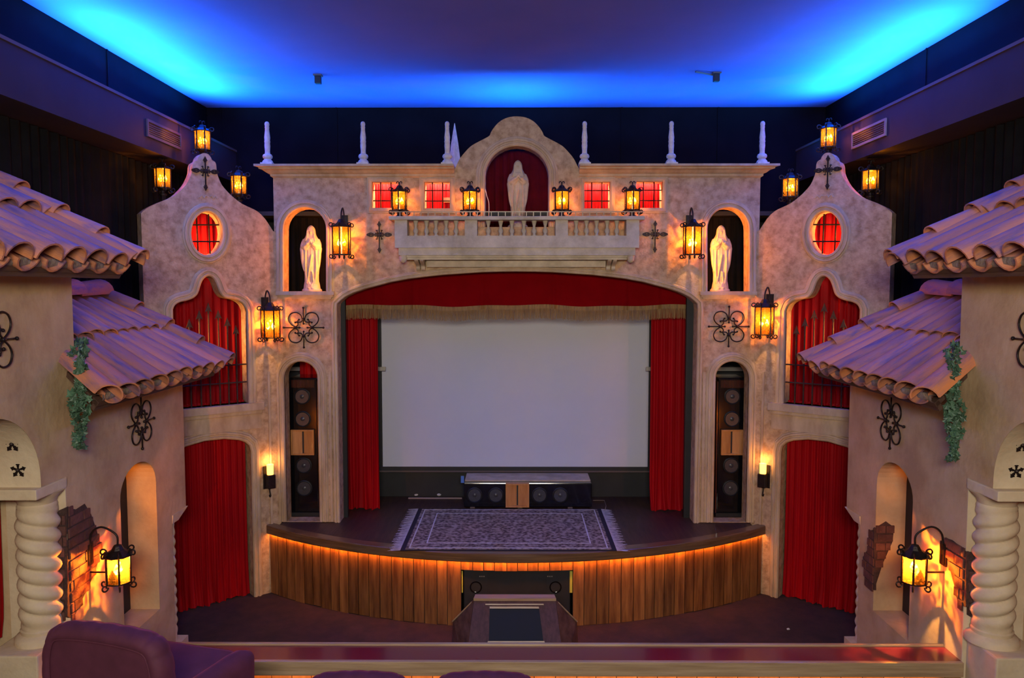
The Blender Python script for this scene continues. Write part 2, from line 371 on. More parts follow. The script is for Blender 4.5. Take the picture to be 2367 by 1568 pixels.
# ------------------------------------------------------------------ pleated cloth
def cloth(name, m, path, z0, z1, lam=0.12, amp=0.03, parent=None, hem=0.0, rows=14, seed=0, mirror=False, gather=0.0, top=None, step=9):
    rg = random.Random(seed); P = [Vector(p) for p in path]; seg = [(P[i+1]-P[i]).length for i in range(len(P)-1)]; Ltot = sum(seg)
    n = int(Ltot/lam*step)+2; ph = [rg.uniform(0, 6.28) for _ in range(6)]; b = MB(); grid = []
    for r in range(rows+1):
        t = (r/rows)**(1.6 if hem else 1); z = z0+(z1-z0)*t; line = []
        for i in range(n+1):
            s = Ltot*i/n; d = s; k = 0
            while k < len(seg)-1 and d > seg[k]: d -= seg[k]; k += 1
            a = P[k]; dr = (P[k+1]-P[k]).normalized(); q = a + dr*d; nr = Vector((dr.y, -dr.x))
            w = 2*PI*s/lam + 1.1*math.sin(s*3.1/lam*0.37+ph[0]) + 0.5*math.sin(s*1.9+ph[1])
            A = amp*(0.75+0.35*math.sin(s*2.3/lam*0.21+ph[2]))*(0.7+0.5*(1-t))
            o = A*(math.sin(w)+0.35*math.sin(2.1*w+ph[3]+1.2*t)) + 0.25*amp*math.sin(3*t+s*4+ph[4])
            zz = z; lat = 0
            if hem:
                f = max(0, 1-(z-z0)/hem)
                o += f*f*(amp*1.6*(0.7+0.6*math.sin(s*5.3+ph[5])+0.4*math.sin(w*0.5)))
                lat = f*0.5*amp*math.sin(w*0.5+ph[4]); zz = z + f*f*0.03*(1+math.sin(w*0.5+ph[1]))*(0 if r == 0 else 1)*0.5
                if r == 0: zz = z0 + 0.012*(1+math.sin(w*0.33+ph[2]))
            qq = q + nr*o + dr*lat
            line.append((qq.x, qq.y, zz if top is None else z0+(zz-z0)*(top(s/Ltot)-z0)/(z1-z0)))
        grid.append(line)
    return b.grid(grid).build(name, m, parent, smooth=True, mirror=mirror, fix=False)
for sg, side in ((-1, 'left'), (1, 'right')):
    o = cloth('wall_drape', 'black_drape', [(-XD+0.07, 12.4), (-XD+0.07, 3.2)], 0.02, ZS0-0.01, 0.17, 0.035, None, rows=4, seed=3, mirror=sg > 0, step=8)
    tag(o, 'tall black pleated drape hanging along the '+side+' side wall', 'curtain')

# ------------------------------------------------------------------ proscenium facade
FM = Fr((0, D, 0), (1, 0, 0), (0, -1, 0))
PHI = R(38)
TW = 0.22                                      # facade thickness
FT = Fr((-3.31, D, 0), (math.cos(PHI), math.sin(PHI), 0), (math.sin(PHI), -math.cos(PHI), 0))
pros_l = [(787, 1212), (779, 715), (780, 703), (787, 696), (798, 687), (817, 677.5), (844, 668), (871, 661), (903, 652.6), (944, 645), (980, 640.6), (1022, 636), (1066, 633), (1114, 629.7), (1155, 628.4)]
pros = pros_l + [(1194, 628)] + [(2389-x+ (2 if y < 1000 else 0), y) for x, y in pros_l[::-1]]
gable = [(1061, 370), (1073, 354), (1088.6, 338), (1107.5, 327), (1123, 319), (1131.6, 313.4), (1135, 305.6), (1143.7, 292.7), (1155.7, 280.7), (1173, 272)]
gable = [(1050, 395)] + gable + [(1194, 269)] + [(2389-x, y) for x, y in gable[::-1]] + [(1340, 395)]
gab = smooth_path(FM.path(gable), 3)
zst = 0.98                                     # stage height
uL, uR = FM.px(632, 450)[0], FM.px(1757, 450)[0]
zc1 = FM.px(1190, 395)[1]
pu = FM.path(pros)
outer = [(uL, zc1)] + gab + [(uR, zc1), (uR, zst+0.002), (pu[-1][0], zst+0.002)] + pu[::-1][1:-1] + [(pu[0][0], zst+0.002), (uL, zst+0.002)]
n1 = FM.path(arch(657, 754, 481, 530, 674)); n2 = FM.path(arch(1635, 1729.5, 481, 530, 674))
nc = FM.path(arch(1122, 1268, 338, 408, 525))
s1 = FM.path(arch(657, 734, 836, 874, 1207)); s2 = FM.path(arch(1654, 1731, 836, 874, 1207))
for q in (s1, s2): q[0] = (q[0][0], zst+0.01); q[-1] = (q[-1][0], zst+0.01)
for q in (s1, s2): q[0] = (q[1][0], q[0][1]); q[-1] = (q[-2][0], q[-1][1])
wins = [(860, 921, 421, 481), (981, 1040, 421, 482), (1351, 1410, 421, 482), (1471, 1531, 420, 481)]
wu = []
for a, b, c, d in wins:
    u0, v1 = FM.px(a, c); u1, v0 = FM.px(b, d); wu.append([(u0, v0), (u0, v1), (u1, v1), (u1, v0)])
facade = struct(MB().plate(FM, outer, [n1, n2, nc, s1, s2] + wu, -TW, 0).build('wall_proscenium', 'stucco'), 'tan stucco proscenium facade with curved gable, niches and small windows')
ROLL = [(0, -0.02), (0.0, 0.012), (0.012, 0.03), (0.035, 0.034), (0.042, 0.018), (0.056, 0.018), (0.062, 0.034), (0.085, 0.034), (0.092, 0.012), (0.105, 0.012), (0.115, 0.0), (0.115, -0.02)]
def scaled(prof, k, hk=1): return [(o*k, h*hk if h > 0 else h) for o, h in prof]
MB().sweep(FM, n1, scaled(ROLL, 1.0)).build('niche_moulding', 'stone', facade, smooth=False)
MB().sweep(FM, n2, scaled(ROLL, 1.0)).build('niche_moulding', 'stone', facade)
MB().sweep(FM, nc, scaled(ROLL, 1.15, 0.8)).build('niche_moulding', 'stone', facade)
for q in (s1, s2): MB().sweep(FM, q, scaled(ROLL, 1.15)).build('niche_moulding', 'stone', facade)
MB().sweep(FM, pu, scaled(ROLL, 0.75)).build('arch_moulding', 'stone', facade)
for x0, x1 in ((762, 768), (750, 756), (1622, 1628), (1634, 1640)):
    u0 = FM.px(x0, 1000)[0]; MB().fbox(FM, u0, u0+0.035, zst+0.01, FM.px(700, 860)[1], 0, 0.022).build('flute_strip', 'stone', facade)
for (a, b, c, d), q in zip(wins, wu):
    MB().sweep(FM, q, [(0, -0.02), (0, 0.012), (0.02, 0.026), (0.045, 0.026), (0.05, 0.012), (0.066, 0.012), (0.07, 0), (0.07, -0.02)], closed=True).build('window_surround', 'stone', facade)
for q, x0, x1 in ((n1, 641, 774), (n2, 1616, 1746)):                                   # niche sills
    u0 = FM.px(x0, 680)[0]; u1 = FM.px(x1, 680)[0]; v1 = FM.px(700, 674)[1]
    MB().fbox(FM, u0, u1, v1-0.05, v1, 0, 0.075).fbox(FM, u0+0.02, u1-0.02, v1-0.08, v1-0.05, 0, 0.05).fbox(FM, u0+0.045, u1-0.045, v1-0.105, v1-0.08, 0, 0.03).build('niche_sill', 'stone', facade)
    MB().fbox(FM, q[0][0], q[-1][0], v1-0.06, v1, -TW-0.36, -0.001).build('niche_floor', 'stone', facade)
# cornice, two runs up to the gable
vt, vb = FM.px(700, 384)[1], FM.px(700, 408)[1]
hh = vt-vb
CORN = [(0, -0.02), (0.03, 0), (0.03, 0.2*hh), (0.06, 0.28*hh), (0.10, 0.5*hh), (0.15, 0.6*hh), (0.15, 0.72*hh), (0.20, 0.80*hh), (0.20, hh), (-TW, hh), (-TW, -0.02)]
def cornice(u0, u1, e0, e1):
    b = MB(); rows = []
    for k in (0, 1):
        rows.append([FM.p((u0 - (max(w, 0) if e0 else 0)) if k == 0 else (u1 + (max(w, 0) if e1 else 0)), vb+v, w) for w, v in CORN])
    q = len(CORN); b.grid([r_+[r_[0]] for r_ in rows]); n = q+1
    b.f += [tuple(range(q)), tuple(n+k for k in range(q))[::-1]]
    return b
gl_, gr_ = FM.px(1051, 395)[0], FM.px(1338, 395)[0]
cornice(uL, gl_, True, False).build('cornice', 'stone', facade); cornice(gr_, uR, False, True).build('cornice', 'stone', facade)

# towers: angled stucco panels either side, left drawn and right mirrored
tw_top = [(326, 493), (339, 482), (368, 468), (396, 457), (412, 446), (429, 428), (438, 413), (444, 398), (445, 385), (448, 375), (456, 370.6), (458.7, 363), (465, 356), (473, 354), (482, 357), (488, 365), (490, 370), (497, 374.4), (500, 383), (501.5, 399), (506, 413), (513, 428), (526.6, 444), (540, 456.7), (559, 471), (580, 481), (596, 489.5), (613, 506.5), (631, 534)]
ogee = [(399, 945), (399.5, 716), (404, 706), (415, 699), (432, 695), (447, 689), (457, 679), (463, 660), (469, 647), (480, 639), (491, 643), (499, 655), (506, 674), (516, 687), (530, 691), (546, 694), (562, 704), (569.5, 720), (570, 932)]
door = [(398, 1440), (398, 1060), (404, 1047), (428, 1033), (472, 1020), (517, 1015), (551, 1017.5), (566, 1022), (576, 1031), (579.5, 1044), (588, 1385)]
oval = [(478.5+36.5*math.cos(2*PI*k/28), 540-50*math.sin(2*PI*k/28)) for k in range(28)]
WTOP = FT.path(tw_top); WOG = FT.path(ogee); WDO = FT.path(door); WOV = FT.path(oval)
sl = WOG[-1][1]; WOG[0] = (WOG[1][0], sl)
WOG[-1] = (WOG[-2][0], sl)
WDO[0] = (WDO[1][0], 0.0); WDO[-1] = (WDO[-2][0], 0.0)
uT0 = WTOP[0][0]
TOUT = smooth_path(WTOP, 2) + [(0.0, WTOP[-1][1]-0.02), (0.0, 0.0), (WDO[-1][0], 0.0)] + WDO[::-1][1:-1] + [(WDO[0][0], 0.0), (uT0, 0.0)]
towers = {}
ogee_s = [WOG[0]] + smooth_path(WOG[1:-1], 3) + [WOG[-1]]
for sg, side in ((-1, 'left'), (1, 'right')):
    mi = sg > 0
    t = struct(MB().plate(FT, TOUT, [ogee_s, WOV], -TW, 0).build('wall_tower_'+side, 'stucco', mirror=mi), side+' angled stucco tower with bell-shaped top, oval window and ogee window')
    towers[sg] = t
    MB().sweep(FT, WOV, scaled(ROLL, 1.0), closed=True).build('window_surround', 'stone', t, mirror=mi)
    MB().sweep(FT, ogee_s, scaled(ROLL, 1.05)).build('window_surround', 'stone', t, mirror=mi)
    MB().sweep(FT, WDO[1:], scaled(ROLL, 1.1)).build('door_surround', 'stone', t, mirror=mi)
    a, b = WOG[0][0]-0.10, FT.px(606, 940)[0]
    MB().fbox(FT, a, b, sl-0.10, sl, 0, 0.09).fbox(FT, a+0.02, b-0.02, sl-0.15, sl-0.10, 0, 0.06).fbox(FT, a+0.03, b-0.03, sl-0.36, sl-0.15, 0, 0.025).build('window_ledge', 'stone', t, mirror=mi)
    MB().fbox(FT, WOG[0][0], WOG[-1][0], sl-0.03, sl, -TW-0.12, -0.001).build('window_sill', 'stone', t, mirror=mi)
    # low relief scroll under the cross
    c = FT.px(482, 455); b_ = MB()
    for s_ in (-1, 1):
        b_.tube([FT.p(c[0]+s_*(0.02+0.10*k/8), c[1]+0.018*math.sin(k*1.5), 0.002) for k in range(9)], 0.010, 5)
    b_.build('relief_scroll', 'stone', t, mirror=mi)
    # pier between doorway and stage
    u0, u1 = WDO[-1][0]+0.06, 0.0
    MB().fbox(FT, -0.16, -0.13, 0.0, FT.px(610, 860)[1], 0, 0.02).build('flute_strip', 'stone', t, mirror=mi)
    # red cloth behind openings
    def line(fr, u0, u1, w): p, q = fr.p(u0, 0, w), fr.p(u1, 0, w); return [(p.x, p.y), (q.x, q.y)]
    tag(cloth('door_curtain', 'red_velvet', line(FT, WDO[0][0]-0.12, WDO[-1][0]-0.03, -0.13), 0.0, 2.75, 0.085, 0.026, None, hem=0.55, rows=20, seed=5, mirror=mi),
        'red velvet curtain filling the arched doorway under the '+side+' tower window', 'curtain')
    tag(cloth('window_curtain', 'red_velvet', line(FT, WOG[0][0]-0.1, WOG[-1][0]+0.06, -TW-0.2), sl-0.03, WOG[9][1]+0.2, 0.11, 0.03, None, rows=8, seed=9, mirror=mi),
        'dark red curtain behind the ogee window of the '+side+' tower', 'curtain')
    tag(cloth('window_curtain', 'red_velvet', line(FT, WOV[14][0]-0.1, WOV[0][0]+0.1, -TW-0.16), WOV[21][1]-0.12, WOV[7][1]+0.12, 0.09, 0.02, None, rows=5, seed=2, mirror=mi),
        'glowing red curtain behind the oval window of the '+side+' tower', 'curtain')
    # oval window bars
    g = thing('window_grille', 'thin iron bars crossing the oval window of the '+side+' tower', 'grille', FT.p(0, 0, 0) if not mi else Vector((3.31, D, 0)))
    for x in (459, 487):
        p0, p1 = FT.px(x, 494), FT.px(x+4, 586)
        k = 0.040
        MB().tube([FT.p(p0[0], p0[1]-k*0, -0.10), FT.p(p1[0], p1[1], -0.10)], 0.010, 5).build('bar', 'iron', g, mirror=mi)
    for y in (519, 558):
        p0, p1 = FT.px(446, y), FT.px(512, y)
        MB().tube([FT.p(p0[0], p0[1], -0.095), FT.p(p1[0], p1[1], -0.095)], 0.010, 5).build('bar', 'iron', g, mirror=mi)
    # spear grille before the ogee window
    g = thing('spear_grille', 'rusty iron spear-topped grille before the ogee window of the '+side+' tower', 'grille', FT.p((WOG[0][0]+WOG[-1][0])/2, sl, -0.05) if not mi else Vector((-FT.p((WOG[0][0]+WOG[-1][0])/2, sl, -0.05).x, FT.p((WOG[0][0]+WOG[-1][0])/2, sl, -0.05).y, sl)))
    for x, y in ((414, 757), (437, 737), (460, 717), (481, 700), (504, 716), (525, 734), (545, 752)):
        u, v = FT.px(x, y, -0.05); b_ = MB().tube([FT.p(u, sl, -0.05), FT.p(u, v-0.10, -0.05)], 0.011, 6)
        b_.build('bar', 'iron_rust', g, mirror=mi)
        b_ = MB()
        q = [(0, 0), (0.028, -0.085), (0.045, -0.125), (0.012, -0.105), (0.010, -0.15), (-0.010, -0.15), (-0.012, -0.105), (-0.045, -0.125), (-0.028, -0.085)]
        b_.plate(FT, [(u+a, v+b) for a, b in q], [], -0.056, -0.044).build('spear_tip', 'iron_rust', g, mirror=mi)
    for y in (843, 884):
        v = FT.px(568, y)[1]; MB().tube([FT.p(WOG[0][0]-0.0, v, -0.05), FT.p(WOG[-1][0]+0.0, v, -0.05)], 0.010, 6).build('cross_bar', 'iron_rust', g, mirror=mi)

# cloth behind the facade niches and windows, and their grilles
def vz(px, py): return FM.px(px, py)[1]
for q, lab in ((n1, 'dark brown drape behind the praying statue in the left niche'), (n2, 'dark brown drape behind the praying statue in the right niche')):
    o = cloth('niche_drape', 'brown_drape', [(q[0][0]-0.14, D+TW+0.38), (q[-1][0]+0.14, D+TW+0.38)], vz(700, 674)-0.05, vz(700, 440), 0.10, 0.035, rows=4, seed=4); tag(o, lab, 'curtain')
tag(cloth('niche_drape', 'dark_velvet', [(nc[0][0]-0.14, D+TW+0.42), (nc[-1][0]+0.14, D+TW+0.42)], vz(1190, 528), vz(1190, 330), 0.12, 0.025, rows=5, seed=8), 'dark red drape behind the statue under the central gable', 'curtain')
wl = ['leftmost small square window of the facade', 'small square window left of the central gable', 'small square window right of the central gable', 'rightmost small square window of the facade']
for k, (q, lab) in enumerate(zip(wu, wl)):
    (u0, v0), (u1, v1) = q[0], q[2]
    tag(cloth('window_curtain', 'red_velvet', [(u0-0.06, D+TW+0.10), (u1+0.06, D+TW+0.10)], v0-0.06, v1+0.07, 0.05, 0.012, rows=3, seed=20+k), 'glowing red curtain behind the '+lab, 'curtain')
    g = thing('window_grille', 'thin iron bars crossing the '+lab, 'grille', (0.5*(u0+u1), D, v0))
    for f in (0.30, 0.70):
        u = u0+(u1-u0)*f; v = v0+(v1-v0)*f
        MB().tube([(u, D+0.06, v0), (u, D+0.06, v1)], 0.009, 5).build('bar', 'iron', g)
        MB().tube([(u0, D+0.07, v), (u1, D+0.07, v)], 0.008, 5).build('bar', 'iron', g)
# lamps hidden behind the facade that back-light the openings
WARM = (1.0, 0.40, 0.09)
for q in wu:
    (u0, v0), (u1, v1) = q[0], q[2]; c = (u0+u1)/2
    area('window_lamp', (c, D+TW+0.035, v1+0.035), (c, D+TW+0.12, v0-0.1), 0.3, 0.04, 13.0, (1.0, 0.50, 0.26))
    area('window_lamp', (c, D+TW+0.035, v0-0.035), (c, D+TW+0.12, v1+0.1), 0.3, 0.04, 9.0, (1.0, 0.50, 0.26))
for q, s_ in ((n1, 1), (n2, -1)):
    e = q[-1] if s_ > 0 else q[0]; far = q[0] if s_ > 0 else q[-1]
    area('niche_lamp', (e[0]-s_*0.006, D+0.07, e[1]+0.52), (far[0], D+0.09, e[1]+0.52), 0.05, 0.9, 9.5, (1.0, 0.28, 0.035))
for sg in (-1, 1):
    def mx(p): return (p.x*(1 if sg < 0 else -1), p.y, p.z)
    ul, ur = WOG[0][0], WOG[-1][0]
    area('tower_lamp', mx(FT.p(ul+0.006, sl+1.0, -0.13)), mx(FT.p(ur, sl+1.05, -0.12)), 0.04, 0.9, 6.0, WARM, 70)
    area('tower_lamp', mx(FT.p(WOV[14][0]+0.004, WOV[0][1], -0.16)), mx(FT.p(WOV[0][0], WOV[0][1], -0.18)), 0.05, 0.16, 4.0, WARM)
    area('tower_lamp', mx(FT.p(WOV[7][0], WOV[21][1]-0.05, -TW-0.04)), mx(FT.p(WOV[7][0], WOV[7][1], -TW-0.10)), 0.2, 0.05, 8.0, WARM)

# ------------------------------------------------------------------ stage
def arc_y(x, half, yend, sag):                 # stage edge: a circle arc, ends at yend, bulging to the viewer by sag
    r = (half*half+sag*sag)/(2*sag); return yend-sag + r - math.sqrt(max(0, r*r-x*x))
HALF = 3.56
def lip_y(x): return arc_y(x, HALF, 10.70, 1.22)
def plank_y(x): return arc_y(x, HALF, 10.76, 1.18)
stage = thing('stage', 'curved wooden stage with dark floor and vertical plank front', 'stage', (0, lip_y(0), 0))
XL = 3.47                                      # the front stops against the towers
xs = [-XL+2*XL*k/60 for k in range(61)]
def slab(y_of, z0, z1, yb, xr):
    b = MB(); n = len(xr)
    top = [(x, y_of(x), z1) for x in xr] + [(xr[-1], yb, z1), (xr[0], yb, z1)]; bot = [(x, y, z0) for x, y, _ in top]; m = len(top)
    b.add(top+bot, [tuple(range(m)), tuple(range(m, 2*m))[::-1]] + [(i, m+i, m+(i+1) % m, (i+1) % m) for i in range(m)])
    return b
slab(lambda x: lip_y(x)+0.16, 0.86, zst, 12.15, [-3.30+6.60*k/56 for k in range(57)]).build('stage_deck', 'stage_floor', stage)
b = MB(); prof = [(0.16, -0.002), (0.16, 0.004), (0.01, 0.004), (0.0, -0.006), (0.0, -0.105), (0.01, -0.115), (0.16, -0.115)]
b.grid([[(x, lip_y(x)+o, zst+h) for o, h in prof+[prof[0]]] for x in xs]); b.build('edge_nosing', 'lip_wood', stage)
xo0, xo1 = on_z(1066, 1449, 0).x, on_z(1324, 1449, 0).x; zo = 0.73
x = -XL+0.03; rp = random.Random(11)
while x < XL-0.06:
    w = rp.uniform(0.125, 0.165); x2 = min(x+w, XL-0.03)
    for e in (xo0, xo1):
        if x < e-0.004 and x2 > e-0.03: x2 = e if x2 > e or e-x < 0.19 else x2
    ins = x >= xo0-0.01 and x2 <= xo1+0.01
    off = rp.uniform(-0.006, 0.006); z0 = zo if ins else rp.uniform(0.0, 0.012); g = 0.004
    ya, yb_ = plank_y(x+g)+off, plank_y(x2-g)+off
    MB().hexa([(x+g, ya, z0), (x2-g, yb_, z0), (x2-g, yb_+0.03, z0), (x+g, ya+0.03, z0)], [(x+g, ya, 0.868), (x2-g, yb_, 0.868), (x2-g, yb_+0.03, 0.868), (x+g, ya+0.03, 0.868)]).build('plank', 'plank', stage)
    x = x2
xa = [q for q in xs if q <= xo0]+[xo0]; xb = [xo1]+[q for q in xs if q >= xo1]      # dark backing behind the planks
for seg in (xa, xb): MB().grid([[(q, plank_y(q)+0.036, 0.0), (q, plank_y(q)+0.036, 0.86), (q, plank_y(q)+0.06, 0.86), (q, plank_y(q)+0.06, 0.0), (q, plank_y(q)+0.036, 0.0)] for q in seg]).build('plank_backing', 'matt_black', stage)
MB().box(xo0-0.02, xo1+0.02, plank_y(0)+0.50, plank_y(0)+0.53, 0, 0.86).box(xo0-0.03, xo0, plank_y(xo0)+0.03, plank_y(0)+0.5, 0, 0.86).box(xo1, xo1+0.03, plank_y(xo1)+0.03, plank_y(0)+0.5, 0, 0.86).box(xo0, xo1, plank_y(0)+0.06, plank_y(0)+0.5, zo, zo+0.03).build('recess_lining', 'matt_black', stage)
for e, s_ in ((xo0, 1), (xo1, -1)):
    MB().box(e+s_*0.005 if s_ > 0 else e-0.038, e+0.02 if s_ > 0 else e-0.005, plank_y(e)+0.035, plank_y(e)+0.05, 0.42, 0.70).build('edge_strip', 'yellow_strip', stage)
nl = 12                                        # warm strip lights under the nosing
for k in range(nl):
    x0 = -XL+0.03+(2*XL-0.06)*k/nl; x1 = -XL+0.03+(2*XL-0.06)*(k+1)/nl; c = (x0+x1)/2
    y = (lip_y(x0)+lip_y(x1))/2+0.045
    o = area('strip_light', (c, y, zst-0.118), (c, y+0.08, 0.3), math.hypot(x1-x0, lip_y(x1)-lip_y(x0)), 0.025, 3.6, (1.0, 0.27, 0.02))
    ang = math.atan2(plank_y(x1)-plank_y(x0), x1-x0)
    o.rotation_euler = (R(-25), 0, 0); o.rotation_mode = 'XYZ'
    o.matrix_world = Matrix.Translation((c, y, zst-0.118)) @ Matrix.Rotation(ang, 4, 'Z') @ Matrix.Rotation(R(25), 4, 'X')

# stage house: black box, screen, curtains, valance
MB_ = MB().box(-4.2, 4.2, 12.16, 12.24, zst, 5.3)
struct(MB_.build('wall_stage_back', 'black_paint'), 'black wall behind the projection screen')
struct(MB().box(-4.2, 4.2, 11.02+0.02, 12.2, 5.3, 5.36).build('ceiling_stage', 'black_paint'), 'black ceiling over the stage')
for sg, nm in ((-1, 'left'), (1, 'right')):
    struct(MB().box(-2.75, -2.42, 11.03, 11.10, zst, 4.22).build('trim_3' if sg < 0 else 'trim_4', 'black_paint', mirror=sg > 0), 'black masking strip inside the '+nm+' edge of the arch')
ya = 11.05
b = MB(); pm = FM.path(pros)                   # black masking arch behind the opening
ys = 12.06
a = on_y(885, 1079, ys); c = on_y(1497, 1079, ys); tp = on_y(1190, 690, ys).z
scr = thing('projection_screen', 'large pale grey projection screen with thin black frame at the back of the stage', 'screen', (0, ys, a.z-0.06))
MB().box(a.x, c.x, ys, ys+0.03, a.z, tp).build('screen_surface', 'screen_white', scr)
MB().box(a.x-0.05, c.x+0.05, ys-0.015, ys+0.04, a.z-0.085, a.z-0.002).box(a.x-0.06, a.x-0.002, ys-0.015, ys+0.04, a.z, tp).box(c.x+0.002, c.x+0.06, ys-0.015, ys+0.04, a.z, tp).build('screen_frame', 'matt_black', scr)
MB().box(a.x-0.05, c.x+0.05, ys-0.02, ys-0.012, a.z-0.085, a.z-0.06).build('lower_rail', 'vent_metal', scr)
for e in (a.x+0.35, c.x-0.35): MB().box(e-0.05, e+0.05, ys+0.03, 12.16, a.z+0.3, tp).build('bracket', 'matt_black', scr)
for sg, x0, x1, side in ((-1, 803, 878, 'left'), (1, 1588, 1500, 'right')):
    yc = 11.42; p = on_y(x0, 1176, yc).x; q = on_y(x1, 1176, yc).x; pq = [(min(p, q), yc), (max(p, q), yc)]
    if sg < 0: pq[0] = (pq[0][0]-0.25, yc)
    else: pq[1] = (pq[1][0]+0.25, yc)
    tag(cloth('stage_curtain', 'red_velvet', pq, zst+0.005, 4.2, 0.10, 0.030, None, hem=0.45, rows=16, seed=30+sg), 'tall red velvet stage curtain gathered on the '+side+' of the screen', 'curtain')
    r_ = thing('wall_rail', 'pale metal rail behind the '+side+' stage curtain', 'rail', (sg*2.6, 11.9, 3.4))
    z = on_y(870, 853, 11.9).z
    MB().box(-3.6, -2.0, 11.88, 11.92, z-0.03, z+0.03).build('rail_bar', 'metal_pale', r_, mirror=sg > 0)
    for e in (-3.38, -2.28): MB().box(e-0.02, e+0.02, 11.92, 12.16, z-0.02, z+0.02).build('bracket', 'metal_pale', r_, mirror=sg > 0)
tag(cloth('wing_curtain', 'red_velvet', [(on_y(694, 850, 11.76).x, 11.76), (on_y(760, 850, 11.76).x, 11.76)], zst+0.005, 4.2, 0.10, 0.025, None, rows=5, seed=41), 'red side curtain showing above the speaker in the left niche', 'curtain')
yv = 11.16
val = thing('stage_valance', 'dark red velvet valance with gold fringe across the top of the stage', 'valance', (0, yv, on_y(1190, 738, yv).z))
x0, x1 = on_y(797, 720, yv).x, on_y(1592, 720, yv).x
pl = [on_y(p, 720, yv).x for p in (868, 957, 1115, 1280, 1445, 1520)]
def vdisp(x):
    d = 0.012*math.sin(x*2.1)
    for q in pl: d -= 0.022*math.exp(-((x-q)/0.025)**2)-0.010*math.exp(-((x-q-0.06)/0.03)**2)
    return d
zb = on_y(1190, 709, yv).z
def sagz(x): return 0.012*math.sin(x*3.0+1.0)-0.008*math.cos(x*7)
grid = [[(x0+(x1-x0)*i/220, yv+vdisp(x0+(x1-x0)*i/220)*(0.2+0.8*(1-r/6)), zb+sagz(x0+(x1-x0)*i/220)*(1-r/6)+(4.75-zb)*r/6) for i in range(221)] for r in range(7)]
MB().grid(grid).build('valance_cloth', 'valance_velvet', val, smooth=True, fix=False)
MB().grid([[(q[0], q[1]-0.006, q[2]+0.015) for q in grid[0]], [(q[0], q[1]-0.010, q[2]-0.045) for q in grid[0]]]).build('fringe_band', 'gold_fringe', val, fix=False)
b = MB(); rf = random.Random(5)
n = 900
for i in range(n):                             # hanging threads
    t = i/n; x = x0+(x1-x0)*t; y = yv+vdisp(x)-0.008; z = zb+sagz(x); w = 0.0042; l = 0.13+0.03*rf.random(); s_ = rf.uniform(-0.006, 0.006); dy = rf.uniform(-0.006, 0.004)
    b.add([(x, y+dy, z-0.04), (x+w, y+dy, z-0.04), (x+w+s_, y+dy-0.004, z-l-0.04), (x+s_, y+dy-0.004, z-l-0.04)], [(0, 1, 2, 3)])
o = b.build('fringe_threads', 'gold_fringe', val, fix=False); o['kind'] = 'stuff'

# loudspeakers
def woofer(c, r, par, ax='y'):                 # faces -y
    c = Vector(c)
    ring = [(r*1.12, 0.0), (r*1.12, 0.012), (r*1.0, 0.020), (r*0.92, 0.012), (r*0.90, 0.0), (r*0.55, -0.03), (r*0.30, -0.045), (r*0.28, -0.02), (0.001, -0.012)]
    def lat(pf, nm, m):
        b = MB().lathe([(q, z) for q, z in pf], 20); b.v = [(c.x+v[0], c.y-v[2], c.z+v[1]) for v in b.v]; return b.build(nm, m, par, smooth=True, fix=True, auto=40)
    fr_ = lat(ring[:5]+[(0.001, 0.0)], 'driver_frame', 'matt_black')
    lat([(r*0.92, 0.013), (r*0.6, 0.002), (r*0.34, 0.0), (r*0.30, 0.014), (r*0.16, 0.022), (0.001, 0.024)], 'cone', 'cone_grey')
    return fr_
def horn(x0, x1, y, z0, z1, par):              # open wooden box with a central fin
    t = 0.022
    h = MB().box(x0, x1, y-0.05, y+0.06, z0, z0+t).box(x0, x1, y-0.05, y+0.06, z1-t, z1).box(x0, x0+t, y-0.05, y+0.06, z0+t, z1-t).box(x1-t, x1, y-0.05, y+0.06, z0+t, z1-t).build('horn_box', 'horn_wood', par)
    c = (x0+x1)/2; b = MB()
    for s_ in (-1, 1):
        e = c+s_*((x1-x0)/2-t); b.hexa([(c+s_*0.012, y-0.006, z0+t), (e, y-0.042, z0+t), (e, y+0.002, z0+t), (c+s_*0.012, y+0.002, z0+t)], [(c+s_*0.012, y-0.006, z1-t), (e, y-0.042, z1-t), (e, y+0.002, z1-t), (c+s_*0.012, y+0.002, z1-t)])
    b.build('horn_flare', 'horn_wood', h); MB().box(c-0.012, c+0.012, y-0.004, y+0.002, z0+t, z1-t).build('throat_slot', 'matt_black', h)
yf, yb = 11.46, 12.04
p, q = on_y(1072, 1150, yf).x, on_y(1368, 1150, yf).x; zt = on_y(1190, 1117, yf).z
cs = thing('centre_speaker', 'long black gloss speaker with four woofers and wooden horn lying on the stage', 'speaker', ((p+q)/2, yf, zst))
MB().bevbox(p, q, yf, yb, zst+0.03, zt, 0.012).build('cabinet', 'gloss_black', cs)
MB().box(p+0.01, q-0.01, yf+0.12, yb, zt, zt+0.012).build('top_panel', 'grey_stone', cs)  # pale plate imitates the reflection on the black cabinet top
for px in (1097, 1146, 1247, 1295): w = on_y(px, 1145, yf); woofer((w.x, yf, w.z), 0.105, cs)
ha, hb = on_y(1169, 1173, yf), on_y(1223, 1117, yf); horn(ha.x, hb.x, yf, ha.z+0.01, hb.z, cs)
for px in (1092, 1202, 1318): w = on_y(px, 1172, yf); MB().box(w.x-0.035, w.x+0.035, yf+0.005, yf+0.09, zst, zst+0.035).build('foot', 'vent_metal', cs)
w = on_y(1071, 1108, yf+0.05)
MB().box(w.x-0.035, w.x+0.012, yf+0.02, yf+0.05, w.z-0.05, w.z+0.05).build('blue_tag', 'blue_plastic', cs)
